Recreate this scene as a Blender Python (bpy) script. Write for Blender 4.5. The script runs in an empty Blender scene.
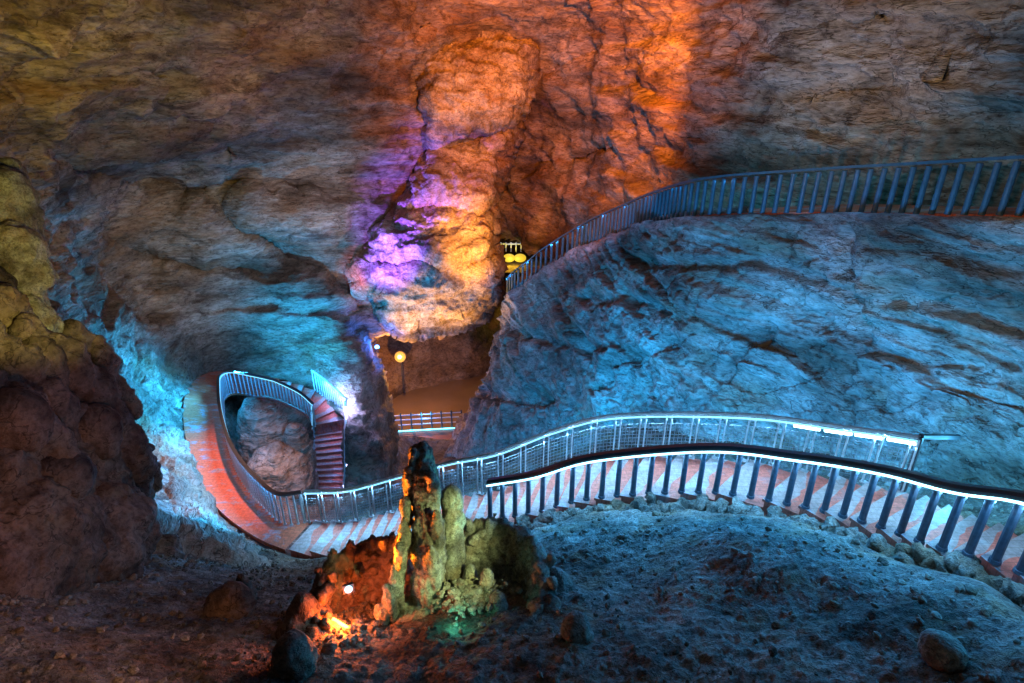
import bpy, math, random
import numpy as np
from mathutils import Vector, Matrix, Quaternion

random.seed(7)
RNG = np.random.default_rng(11)
S = bpy.context.scene
COL = S.collection

# ------------------------------------------------------------------ camera maths
PITCH = math.radians(24.6)
CP, SP = math.cos(PITCH), math.sin(PITCH)
F = 600.0


def W(px, py, D):
    """a point seen in direction (px, py) at forward distance D"""
    x = (px - 512.0) / F * D
    yc = (341.5 - py) / F * D
    return np.stack(np.broadcast_arrays(x, D * CP + yc * SP, -D * SP + yc * CP), -1).astype(float)


def Wz(px, py, z):
    """the point of that direction that lies at height z"""
    D = z / (-SP + (341.5 - py) / F * CP)
    return W(px, py, D)


def proj(p):
    D = p[1] * CP - p[2] * SP
    return 512 + p[0] / D * F, 341.5 - (p[1] * SP + p[2] * CP) / D * F, D


# ------------------------------------------------------------------ noise
_prm = np.random.default_rng(3).permutation(256)
PERM = np.concatenate([_prm, _prm, _prm]).astype(np.int64)
_g = np.random.default_rng(4).normal(size=(256, 3))
GRAD = (_g / np.linalg.norm(_g, axis=1, keepdims=True)).astype(np.float64)


def perlin(P):
    P = np.asarray(P, float)
    i = np.floor(P).astype(np.int64)
    f = P - i
    i &= 255
    u = f * f * f * (f * (f * 6 - 15) + 10)
    out = 0
    for dx in (0, 1):
        for dy in (0, 1):
            for dz in (0, 1):
                h = PERM[PERM[PERM[i[..., 0] + dx] + i[..., 1] + dy] + i[..., 2] + dz]
                g = GRAD[h]
                d = g[..., 0] * (f[..., 0] - dx) + g[..., 1] * (f[..., 1] - dy) + g[..., 2] * (f[..., 2] - dz)
                w = (u[..., 0] if dx else 1 - u[..., 0]) * (u[..., 1] if dy else 1 - u[..., 1]) * (u[..., 2] if dz else 1 - u[..., 2])
                out = out + d * w
    return out * 1.5


def fbm(P, scale, octaves=4, gain=0.5, mode='n', seed=0.0):
    P = np.asarray(P, float) * scale + seed
    a, s, tot = 1.0, 0, 0.0
    for _ in range(octaves):
        n = perlin(P)
        if mode == 'r':
            n = 1 - 2 * np.abs(n)
        elif mode == 'b':
            n = 2 * np.abs(n) - 0.6
        s = s + a * n
        tot += a
        a *= gain
        P = P * 2.03 + 17.3
    return s / tot


def sstep(a, b, x):
    t = np.clip((x - a) / (b - a), 0, 1)
    return t * t * (3 - 2 * t)


def tps(ctrl, vals, lam=1e-3):
    C = np.asarray(ctrl, float)
    n, m = C.shape
    def U(r2):
        return 0.5 * r2 * np.log(r2 + 1e-9)
    K = U(((C[:, None] - C[None]) ** 2).sum(-1)) + lam * np.eye(n)
    Pm = np.hstack([np.ones((n, 1)), C])
    L = np.zeros((n + m + 1, n + m + 1))
    L[:n, :n] = K
    L[:n, n:] = Pm
    L[n:, :n] = Pm.T
    sol = np.linalg.solve(L, np.concatenate([np.asarray(vals, float), np.zeros(m + 1)]))
    w, a = sol[:n], sol[n:]
    def f(Q):
        Q = np.asarray(Q, float)
        sh = Q.shape[:-1]
        q = Q.reshape(-1, m)
        out = np.empty(len(q))
        for k in range(0, len(q), 20000):
            b = q[k:k + 20000]
            out[k:k + 20000] = U(((b[:, None] - C[None]) ** 2).sum(-1)) @ w + a[0] + b @ a[1:]
        return out.reshape(sh)
    return f


def poly_sd(X, Y, poly):
    """signed distance, positive inside"""
    d = np.full(X.shape, 1e9)
    ins = np.zeros(X.shape, bool)
    n = len(poly)
    for i in range(n):
        x0, y0 = poly[i]
        x1, y1 = poly[(i + 1) % n]
        ex, ey = x1 - x0, y1 - y0
        t = np.clip(((X - x0) * ex + (Y - y0) * ey) / (ex * ex + ey * ey + 1e-9), 0, 1)
        d = np.minimum(d, np.hypot(X - x0 - t * ex, Y - y0 - t * ey))
        c = ((y0 > Y) != (y1 > Y)) & (X < (x1 - x0) * (Y - y0) / ((y1 - y0) + 1e-12) + x0)
        ins ^= c
    return np.where(ins, d, -d)


def line_d(X, Y, pts):
    d = np.full(X.shape, 1e9)
    for (x0, y0), (x1, y1) in zip(pts[:-1], pts[1:]):
        ex, ey = x1 - x0, y1 - y0
        t = np.clip(((X - x0) * ex + (Y - y0) * ey) / (ex * ex + ey * ey), 0, 1)
        d = np.minimum(d, np.hypot(X - x0 - t * ex, Y - y0 - t * ey))
    return d


def catmull(pts, n):
    P = np.asarray(pts, float)
    P = np.vstack([2 * P[0] - P[1], P, 2 * P[-1] - P[-2]])
    m = len(P) - 3
    t = np.linspace(0, m, n)
    k = np.minimum(t.astype(int), m - 1)
    u = (t - k)[:, None]
    a, b, c, d = P[k], P[k + 1], P[k + 2], P[k + 3]
    return 0.5 * (2 * b + (c - a) * u + (2 * a - 5 * b + 4 * c - d) * u ** 2 + (3 * b - a - 3 * c + d) * u ** 3)


def grid_catmull(G, nu, nv):
    G = np.asarray(G, float)              # rows x cols x 3
    r = np.stack([catmull(G[:, j], nu) for j in range(G.shape[1])], 1)
    return np.stack([catmull(r[i], nv) for i in range(nu)], 0)


def resample(pts, step=None, n=None):
    P = np.asarray(pts, float)
    d = np.concatenate([[0], np.cumsum(np.linalg.norm(np.diff(P, axis=0), axis=1))])
    if n is None:
        n = max(2, int(round(d[-1] / step)) + 1)
    t = np.linspace(0, d[-1], n)
    return np.stack([np.interp(t, d, P[:, k]) for k in range(3)], 1)


# ------------------------------------------------------------------ objects
def mesh_np(name, V, faces, smooth=True):
    """faces: int array (n,3|4) or list of lists"""
    me = bpy.data.meshes.new(name)
    V = np.asarray(V, float)
    if isinstance(faces, np.ndarray):
        k = faces.shape[1]
        me.vertices.add(len(V))
        me.vertices.foreach_set('co', V.astype(np.float32).ravel())
        me.loops.add(faces.size)
        me.loops.foreach_set('vertex_index', faces.astype(np.int32).ravel())
        me.polygons.add(len(faces))
        me.polygons.foreach_set('loop_start', np.arange(0, faces.size, k, dtype=np.int32))
        me.polygons.foreach_set('loop_total', np.full(len(faces), k, np.int32))
        me.update(calc_edges=True)
        me.validate()
    else:
        me.from_pydata([tuple(v) for v in V], [], faces)
    me.polygons.foreach_set('use_smooth', np.full(len(me.polygons), bool(smooth)))
    me.update()
    return me


def link(name, me, mat, parent=None, loc=None):
    o = bpy.data.objects.new(name, me)
    COL.objects.link(o)
    if mat is not None and me is not None and not me.materials:
        me.materials.append(mat)
    if parent is not None:
        o.parent = parent
    if loc is not None:
        o.location = tuple(loc)
    return o


def tag(o, label, cat, group=None):
    o['label'] = label
    o['category'] = cat
    if group:
        o['group'] = group
    return o


def struct(o):
    o['kind'] = 'structure'
    return o


def thing(name, label, cat, loc, group=None):
    o = bpy.data.objects.new(name, None)
    COL.objects.link(o)
    o.location = tuple(loc)
    o.empty_display_size = 0.2
    return tag(o, label, cat, group)


class MB:
    """collects simple shapes for one mesh"""
    def __init__(self):
        self.v, self.f = [], []

    def add(self, v, f):
        o = len(self.v)
        self.v += [tuple(map(float, p)) for p in v]
        self.f += [[i + o for i in q] for q in f]

    def box(self, c, ax, ay, az):
        c, ax, ay, az = (np.asarray(q, float) for q in (c, ax, ay, az))
        v = [c + sx * ax + sy * ay + sz * az for sx in (-1, 1) for sy in (-1, 1) for sz in (-1, 1)]
        self.add(v, [[0, 1, 3, 2], [4, 6, 7, 5], [0, 4, 5, 1], [2, 3, 7, 6], [0, 2, 6, 4], [1, 5, 7, 3]])

    def sweep(self, pts, prof, close=False):
        P = np.asarray(pts, float)
        n, k = len(P), len(prof)
        T = np.gradient(P, axis=0)
        T[:, 2] = 0
        T /= np.linalg.norm(T, axis=1, keepdims=True) + 1e-9
        R = np.stack([T[:, 1], -T[:, 0], 0 * T[:, 0]], 1)
        v = []
        for i in range(n):
            for (u, w) in prof:
                v.append(P[i] + R[i] * u + np.array([0, 0, w]))
        f = []
        for i in range(n - 1):
            for j in range(k):
                a, b = i * k + j, i * k + (j + 1) % k
                f.append([a, b, b + k, a + k])
        f.append(list(range(k)))
        f.append(list(range((n - 1) * k, n * k))[::-1])
        self.add(v, f)

    def tube(self, p, q, r0, r1=None, n=8):
        p, q = np.asarray(p, float), np.asarray(q, float)
        r1 = r0 if r1 is None else r1
        d = (q - p) / (np.linalg.norm(q - p) + 1e-9)
        a = np.cross(d, [0, 0, 1] if abs(d[2]) < 0.9 else [1, 0, 0])
        a /= np.linalg.norm(a)
        b = np.cross(d, a)
        v = []
        for c, r in ((p, r0), (q, r1)):
            for i in range(n):
                t = 2 * math.pi * i / n
                v.append(c + r * (a * math.cos(t) + b * math.sin(t)))
        f = [[i, (i + 1) % n, n + (i + 1) % n, n + i] for i in range(n)]
        f += [list(range(n))[::-1], list(range(n, 2 * n))]
        self.add(v, f)

    def build(self, name, mat, parent=None, smooth=False, loc=None):
        me = mesh_np(name, np.array(self.v) - (0 if loc is None else np.asarray(loc)), self.f, smooth)
        return link(name, me, mat, parent)


def grid_faces(nr, nc, keep=None, flip=False):
    idx = np.arange(nr * nc).reshape(nr, nc)
    q = np.stack([idx[:-1, :-1], idx[:-1, 1:], idx[1:, 1:], idx[1:, :-1]], -1)
    if flip:
        q = q[..., ::-1]
    if keep is not None:
        k = keep[:-1, :-1] & keep[:-1, 1:] & keep[1:, 1:] & keep[1:, :-1]
        return q[k]
    return q.reshape(-1, 4)


def grid_normals(P):
    a = np.gradient(P, axis=1)
    b = np.gradient(P, axis=0)
    n = np.cross(a, b)
    n /= np.linalg.norm(n, axis=-1, keepdims=True) + 1e-12
    # towards the camera at the origin
    s = np.sign((n * -P).sum(-1, keepdims=True))
    s[s == 0] = 1
    return n * s


def sheet(name, P, mat, disp, keep=None):
    n = grid_normals(P)
    Q = P + n * disp(P)[..., None]
    if name in ('cave_wall', 'bank'):
        Q = carve(Q, 0.15, -2.0, 3.0)
    nr, nc = P.shape[:2]
    f = grid_faces(nr, nc, keep)
    used, inv = np.unique(f, return_inverse=True)
    V = Q.reshape(-1, 3)[used]
    f = inv.reshape(f.shape)
    # make faces look at the camera
    a, b, c = V[f[:, 0]], V[f[:, 1]], V[f[:, 2]]
    nn = np.cross(b - a, c - a)
    if ((nn * -a).sum(1) > 0).mean() < 0.5:
        f = f[:, ::-1]
    return link(name, mesh_np(name, V, np.ascontiguousarray(f)), mat)


# ------------------------------------------------------------------ materials
def _nt(name):
    m = bpy.data.materials.new(name)
    m.use_nodes = True
    nt = m.node_tree
    nt.nodes.clear()
    out = nt.nodes.new('ShaderNodeOutputMaterial')
    bs = nt.nodes.new('ShaderNodeBsdfPrincipled')
    nt.links.new(bs.outputs[0], out.inputs[0])
    return m, nt, bs


def node(nt, t, **kw):
    n = nt.nodes.new(t)
    for k, v in kw.items():
        setattr(n, k, v)
    return n


def noise_tex(nt, vec, scale, detail=6, rough=0.6, dist=0.0, typ='FBM'):
    n = node(nt, 'ShaderNodeTexNoise')
    n.noise_type = typ
    n.inputs['Scale'].default_value = scale
    n.inputs['Detail'].default_value = detail
    n.inputs['Roughness'].default_value = rough
    n.inputs['Distortion'].default_value = dist
    nt.links.new(vec, n.inputs['Vector'])
    return n.outputs[0]


def ramp(nt, fac, stops):
    r = node(nt, 'ShaderNodeValToRGB')
    e = r.color_ramp.elements
    while len(e) > 1:
        e.remove(e[-1])
    for i, (p, c) in enumerate(stops):
        q = e[0] if i == 0 else e.new(p)
        q.position = p
        q.color = (*c, 1) if len(c) == 3 else c
    nt.links.new(fac, r.inputs[0])
    return r.outputs[0]


def mixc(nt, fac, a, b, mode='MIX'):
    m = node(nt, 'ShaderNodeMix', data_type='RGBA', blend_type=mode)
    for s, v in ((m.inputs[0], fac), (m.inputs[6], a), (m.inputs[7], b)):
        if hasattr(v, 'links'):
            nt.links.new(v, s)
        elif isinstance(v, (int, float)):
            s.default_value = v
        else:
            s.default_value = (*v, 1)
    return m.outputs[2]


def math_n(nt, op, a, b):
    m = node(nt, 'ShaderNodeMath', operation=op)
    for s, v in ((m.inputs[0], a), (m.inputs[1], b)):
        if hasattr(v, 'links'):
            nt.links.new(v, s)
        else:
            s.default_value = v
    return m.outputs[0]


def rock_mat(name, c_lo, c_mid, c_hi, stain=(0.05, 0.035, 0.025), strata=0.0, scale=1.0, bump=0.5,
             stain_amt=0.5, rough=0.85, tilt=0.0, pit=0.5, ochre=(0.26, 0.15, 0.075), seam_amt=0.8):
    m, nt, bs = _nt(name)
    tc = node(nt, 'ShaderNodeTexCoord')
    mp = node(nt, 'ShaderNodeMapping')
    nt.links.new(tc.outputs['Object'], mp.inputs[0])
    mp.inputs['Rotation'].default_value = (0.1, tilt, 0)
    k = 1 - strata
    mp.inputs['Scale'].default_value = (0.22 + 0.78 * k, 0.22 + 0.78 * k, 1.0 + 1.2 * strata)
    v = mp.outputs[0]
    big = noise_tex(nt, v, 0.35 * scale, 3, 0.6, 0.0)
    mid = noise_tex(nt, v, 1.6 * scale, 5, 0.68, 0.8)
    fine = noise_tex(nt, v, 9.0 * scale, 4, 0.74, 0.0)
    col = ramp(nt, mid, [(0.30, c_lo), (0.5, c_mid), (0.72, c_hi)])
    tint = ramp(nt, big, [(0.36, (0.38, 0.33, 0.29)), (0.48, (0.85, 0.82, 0.8)), (0.62, (1.25, 1.22, 1.18))])
    col = mixc(nt, 1.0, col, tint, 'MULTIPLY')
    st = ramp(nt, noise_tex(nt, v, 0.9 * scale, 5, 0.72, 1.0), [(0.52, (0, 0, 0)), (0.64, (1, 1, 1))])
    st2 = mixc(nt, 1.0, st, (stain_amt,) * 3, 'MULTIPLY')
    col = mixc(nt, st2, col, stain)
    och = ramp(nt, noise_tex(nt, v, 0.55 * scale, 3, 0.65, 0.0), [(0.50, (0, 0, 0)), (0.66, (0.6, 0.6, 0.6))])
    col = mixc(nt, och, col, ochre)
    mp2 = node(nt, 'ShaderNodeMapping')
    nt.links.new(tc.outputs['Object'], mp2.inputs[0])
    mp2.inputs['Rotation'].default_value = (0.05, tilt, 0.3)
    mp2.inputs['Scale'].default_value = (0.30 + 0.5 * k, 0.30 + 0.5 * k, 1.0 + 2.2 * strata)
    bed = noise_tex(nt, mp2.outputs[0], 1.0 * scale, 4, 0.62, 0.25)
    seam = math_n(nt, 'ABSOLUTE', math_n(nt, 'SUBTRACT', math_n(nt, 'FRACT', math_n(nt, 'MULTIPLY', bed, 7.0), 0.0), 0.5), 0.0)
    seam_m = ramp(nt, seam, [(0.0, (0.0, 0.0, 0.0)), (0.05, (1, 1, 1))])
    col = mixc(nt, seam_amt, col, mixc(nt, 1.0, col, ramp(nt, seam, [(0.0, (0.22, 0.2, 0.18)), (0.06, (1, 1, 1))]), 'MULTIPLY'))
    rdg = node(nt, 'ShaderNodeTexNoise')
    rdg.noise_type = 'RIDGED_MULTIFRACTAL'
    rdg.inputs['Scale'].default_value = 2.6 * scale
    rdg.inputs['Detail'].default_value = 4
    rdg.inputs['Roughness'].default_value = 0.55
    rdg.inputs['Offset'].default_value = 0.9
    rdg.inputs['Gain'].default_value = 1.6
    nt.links.new(v, rdg.inputs['Vector'])
    speck = ramp(nt, fine, [(0.36, (0.45, 0.42, 0.40)), (0.52, (1, 1, 1)), (0.68, (1.25, 1.25, 1.25))])
    col = mixc(nt, 0.75, col, speck, 'MULTIPLY')
    nt.links.new(col, bs.inputs['Base Color'])
    bs.inputs['Roughness'].default_value = rough
    bs.inputs['Specular IOR Level'].default_value = 0.25
    h = math_n(nt, 'ADD', math_n(nt, 'MULTIPLY', mid, 0.7), math_n(nt, 'MULTIPLY', fine, 0.25))
    h = math_n(nt, 'ADD', h, math_n(nt, 'MULTIPLY', rdg.outputs[0], 0.16))
    h = math_n(nt, 'ADD', h, math_n(nt, 'MULTIPLY', seam_m, 0.10 * seam_amt))
    b = node(nt, 'ShaderNodeBump')
    b.inputs['Strength'].default_value = bump
    b.inputs['Distance'].default_value = 0.28 / scale
    nt.links.new(h, b.inputs['Height'])
    nt.links.new(b.outputs[0], bs.inputs['Normal'])
    return m


def node_color(nt, vec, scale):
    n = node(nt, 'ShaderNodeTexNoise')
    n.inputs['Scale'].default_value = scale
    n.inputs['Detail'].default_value = 1
    nt.links.new(vec, n.inputs['Vector'])
    return n.outputs[1]


def plain_mat(name, col, rough=0.5, metal=0.0, var=0.25, scale=8.0, bump=0.15):
    m, nt, bs = _nt(name)
    tc = node(nt, 'ShaderNodeTexCoord')
    n = noise_tex(nt, tc.outputs['Object'], scale, 6, 0.65)
    c = ramp(nt, n, [(0.3, tuple(x * (1 - var) for x in col)), (0.7, tuple(min(1, x * (1 + var)) for x in col))])
    nt.links.new(c, bs.inputs['Base Color'])
    bs.inputs['Roughness'].default_value = rough
    bs.inputs['Metallic'].default_value = metal
    b = node(nt, 'ShaderNodeBump')
    b.inputs['Strength'].default_value = bump
    b.inputs['Distance'].default_value = 0.02
    nt.links.new(n, b.inputs['Height'])
    nt.links.new(b.outputs[0], bs.inputs['Normal'])
    return m


def glow_mat(name, col, strength):
    m, nt, bs = _nt(name)
    bs.inputs['Base Color'].default_value = (0.06, 0.06, 0.06, 1)
    bs.inputs['Emission Color'].default_value = (*col, 1)
    bs.inputs['Emission Strength'].default_value = strength
    return m


def paving_mat(name, col, worn_lit, amt=0.5, scale=1.0):
    """painted terracotta surface, with wear and blue reflections painted in as pale patches, damp in places"""
    m, nt, bs = _nt(name)
    tc = node(nt, 'ShaderNodeTexCoord')
    v = tc.outputs['Object']
    mp = node(nt, 'ShaderNodeMapping')
    nt.links.new(v, mp.inputs[0])
    mp.inputs['Scale'].default_value = (1.0, 1.5, 1.0)
    a = noise_tex(nt, mp.outputs[0], 1.5 * scale, 7, 0.66, 0.5)
    f = noise_tex(nt, v, 14 * scale, 6, 0.7)
    w = ramp(nt, a, [(0.54, (0, 0, 0)), (0.61, (1, 1, 1))])
    base = ramp(nt, f, [(0.3, tuple(x * 0.6 for x in col)), (0.7, tuple(x * 1.25 for x in col))])
    wn = ramp(nt, f, [(0.3, tuple(x * 0.7 for x in worn_lit)), (0.7, tuple(min(1, x * 1.2) for x in worn_lit))])
    c = mixc(nt, mixc(nt, 1.0, w, (amt,) * 3, 'MULTIPLY'), base, wn)
    # paving joints
    br = node(nt, 'ShaderNodeTexBrick')
    nt.links.new(v, br.inputs['Vector'])
    br.inputs['Scale'].default_value = 2.0
    br.inputs['Mortar Size'].default_value = 0.012
    br.inputs['Color1'].default_value = (1, 1, 1, 1)
    br.inputs['Color2'].default_value = (0.8, 0.8, 0.8, 1)
    br.inputs['Mortar'].default_value = (0.45, 0.42, 0.4, 1)
    c = mixc(nt, 0.6, c, br.outputs[0], 'MULTIPLY')
    nt.links.new(c, bs.inputs['Base Color'])
    r = ramp(nt, a, [(0.35, (0.6,) * 3), (0.6, (0.28,) * 3)])
    nt.links.new(r, bs.inputs['Roughness'])
    b = node(nt, 'ShaderNodeBump')
    b.inputs['Strength'].default_value = 0.35
    b.inputs['Distance'].default_value = 0.03
    nt.links.new(f, b.inputs['Height'])
    nt.links.new(b.outputs[0], bs.inputs['Normal'])
    return m


M = {}
M['wall'] = rock_mat('cave_limestone', (0.13, 0.095, 0.07), (0.31, 0.26, 0.21), (0.45, 0.41, 0.36), strata=0.6, scale=0.8, bump=0.75, stain_amt=0.65, tilt=0.15)
M['column'] = rock_mat('column_limestone', (0.18, 0.14, 0.11), (0.36, 0.31, 0.27), (0.5, 0.46, 0.42), strata=0.15, scale=1.1, bump=0.8, stain_amt=0.45)
M['cliff'] = rock_mat('banded_limestone', (0.16, 0.14, 0.12), (0.36, 0.33, 0.29), (0.52, 0.49, 0.44), strata=0.5, scale=1.0, bump=0.8, ochre=(0.3, 0.22, 0.14), stain=(0.10, 0.085, 0.07), stain_amt=0.45, tilt=0.12, pit=0.3)
M['dark'] = rock_mat('brown_cave_rock', (0.06, 0.04, 0.03), (0.16, 0.11, 0.085), (0.26, 0.19, 0.15), strata=0.0, scale=1.3, bump=0.6, stain_amt=0.5)
M['tunnel'] = rock_mat('tunnel_rock', (0.10, 0.07, 0.05), (0.22, 0.16, 0.12), (0.32, 0.25, 0.19), strata=0.2, scale=0.7, bump=0.5, stain_amt=0.4)
M['ground'] = rock_mat('rubble_ground', (0.09, 0.075, 0.065), (0.22, 0.19, 0.165), (0.36, 0.33, 0.29), strata=0.0, scale=3.0, bump=0.9, stain_amt=0.55)
M['form'] = rock_mat('dripstone', (0.16, 0.13, 0.09), (0.34, 0.30, 0.23), (0.5, 0.46, 0.37), strata=0.0, scale=3.2, bump=0.8, stain_amt=0.4, rough=0.7)
M['stone'] = rock_mat('loose_stone', (0.12, 0.10, 0.08), (0.26, 0.23, 0.19), (0.4, 0.37, 0.32), strata=0.0, scale=3.5, bump=0.6, stain_amt=0.3)
M['floor'] = plain_mat('smooth_mud', (0.16, 0.115, 0.085), rough=0.35, var=0.2, scale=0.4, bump=0.05)
M['tread'] = paving_mat('worn_lit_red_tread', (0.72, 0.17, 0.12), (0.40, 0.36, 0.40), amt=0.4)
M['worn_lit'] = paving_mat('led_lit_tread', (0.44, 0.34, 0.34), (0.46, 0.48, 0.54), amt=0.9)  # tread front colour, with LED light painted in
M['paving'] = paving_mat('worn_lit_red_paving', (0.66, 0.15, 0.07), (0.28, 0.36, 0.46), amt=0.75)  # blue reflections of the wet path are painted into its pale patches
M['rail_dark'] = plain_mat('dark_painted_rail', (0.05, 0.058, 0.07), rough=0.4, var=0.2)
M['post_dark'] = plain_mat('grey_post', (0.07, 0.10, 0.14), rough=0.5, var=0.3)
M['deck'] = plain_mat('red_brown_deck', (0.16, 0.05, 0.05), rough=0.5)
M['post_blue'] = plain_mat('blue_grey_post', (0.035, 0.085, 0.11), rough=0.5, var=0.3)
M['steel'] = plain_mat('painted_steel', (0.46, 0.50, 0.54), rough=0.45, metal=0.0, var=0.25)
M['wire'] = plain_mat('steel_wire', (0.25, 0.27, 0.29), rough=0.5, metal=0.5, var=0.2)
M['led'] = glow_mat('led_cyan', (0.35, 0.80, 1.0), 5.0)
M['led_dim'] = glow_mat('led_cyan_soft', (0.25, 0.7, 1.0), 1.6)
M['led_tube'] = glow_mat('led_white_tube', (0.55, 0.9, 1.0), 9.0)
M['lamp_shell'] = plain_mat('lamp_housing', (0.03, 0.03, 0.035), rough=0.45)
M['glow_blue'] = glow_mat('flood_white_blue', (0.42, 0.80, 1.0), 1.9)
M['glow_orange'] = glow_mat('tube_orange', (1.0, 0.42, 0.06), 9.0)
M['glow_star'] = glow_mat('bulb_warm', (1.0, 0.62, 0.16), 6.0)
M['glow_lens'] = glow_mat('lens_amber', (1.0, 0.36, 0.02), 1.0)
M['glow_yellow'] = glow_mat('lantern_yellow', (0.95, 0.62, 0.04), 0.8)
M['glow_deepblue'] = glow_mat('lamp_deep_blue', (0.08, 0.25, 1.0), 10.0)
M['cyanlamp'] = glow_mat('lamp_cyan', (0.1, 0.75, 1.0), 7.0)


# ------------------------------------------------------------------ edges of the paths (rail bases)
N_pix = [(1100, 620, 6.0), (1000, 565, 7.2), (930, 547, 8.05), (863, 523, 9.1), (787, 505, 10.2), (700, 493, 11.0), (590, 500, 11.8),
         (531, 515, 12.3), (481, 521, 13.0), (440, 530, 13.6), (380, 543, 14.4), (330, 552, 15.0), (285, 550, 15.6)]
F_pix = [(1160, 580), (1050, 540), (975, 517), (913, 493), (825, 474), (735, 459), (615, 455), (553, 468), (497, 489), (450, 497),
         (398, 509), (352, 520), (312, 521)]
NW = np.array([W(*p) for p in N_pix])
FW = np.array([Wz(q[0], q[1], n[2]) for q, n in zip(F_pix, NW)])
NS = catmull(NW, 400)
FS = catmull(FW, 400)

I_pix = [(312, 521, None), (283, 521, 16.3), (262, 506, 16.9), (246, 488, 17.8), (234, 465, 19.0), (226, 435, 20.8), (223, 410, 22.8),
         (224, 395, 25.0), (234, 387, 26.0), (254, 390, 26.2), (278, 396, 26.0), (301, 403, 25.6), (314, 410, 25.2)]
L_pix = [(285, 550, None), (258, 541, 15.9), (225, 516, 16.6), (205, 490, 17.6), (190, 456, 19.3), (184, 425, 21.5), (185, 402, 23.8),
         (193, 385, 26.3), (215, 377, 28.0), (250, 379, 28.3), (282, 384, 28.0), (315, 388, 27.5), (346, 402, 25.6)]
IW = np.array([FW[-1] if p[2] is None else W(*p) for p in I_pix])
LW = np.array([NW[-1] if p[2] is None else W(*p) for p in L_pix])
zz = 0.5 * (IW[:, 2] + LW[:, 2])
IW[1:, 2] = LW[1:, 2] = zz[1:]
IS = catmull(IW, 240)
LS = catmull(LW, 240)
KF = 198
IS[KF:, 2] = LS[KF:, 2] = IS[KF, 2] - np.linspace(0, 0.62, 240 - KF)

E_pix = [(1330, 226, 7.6), (1160, 219, 9.1), (1024, 215, 10.9), (900, 213, 13.0), (811, 212, 14.9), (700, 215, 17.4), (649, 223, 21.0), (620, 232, 23.6),
         (590, 243, 26.3), (565, 256, 28.0), (545, 268, 29.0), (530, 279, 30.0), (516, 289, 31.0), (507, 296, 32.2)]
EW = np.array([W(*p) for p in E_pix])
ES = catmull(EW, 300)

z0 = IS[-1, 2]
SA = np.vstack([IS[KF:-1:2], catmull([IS[-1], Wz(315, 433, z0 - .45), Wz(315, 460, z0 - .95), Wz(314, 490, z0 - 1.5), Wz(308, 530, z0 - 2.2)], 80)])
SB = np.vstack([LS[KF:-1:2], catmull([LS[-1], Wz(347, 428, z0 - .45), Wz(347, 457, z0 - .95), Wz(347, 490, z0 - 1.5), Wz(345, 530, z0 - 2.2)], 80)])
zz = 0.5 * (SA[:, 2] + SB[:, 2])
SA[:, 2] = SB[:, 2] = zz
_k = [i for i in range(len(SA)) if proj(SA[i])[1] < 503]
_pl = [proj(p)[:3] for p in list(LS[:KF:4]) + list(SB[_k][::3])]
_pi = [proj(p)[:3] for p in list(IS[:KF:4]) + list(SA[_k][::3])]
PATH_POLY = [(a, b) for a, b, _ in _pl] + [(a, b) for a, b, _ in _pi[::-1]]
_pp = _pl[::2] + _pi[::2]
fPath = tps([(a / 100, b / 100) for a, b, _ in _pp], [c for _, _, c in _pp], 1e-3)


def carve(V, gap=0.5, grow=3.0, soft=9.0):
    """cut the rock back so that it does not stand on the looped path"""
    V = np.asarray(V, float)
    sh = V.shape
    v = V.reshape(-1, 3).copy()
    D = v[:, 1] * CP - v[:, 2] * SP
    x = 512 + v[:, 0] / D * F
    y = 341.5 - (v[:, 1] * SP + v[:, 2] * CP) / D * F
    k = np.where((x > 165) & (x < 365) & (y > 360) & (y < 565) & (D > 3))[0]
    if len(k):
        sd = poly_sd(x[k], y[k], PATH_POLY) + grow
        want = fPath(np.stack([x[k], y[k]], -1) / 100) + gap
        d2 = D[k] + np.maximum(want - D[k], 0) * sstep(0, soft, sd)
        v[k] = v[k] * (d2 / D[k])[:, None]
    return v.reshape(sh)


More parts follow.
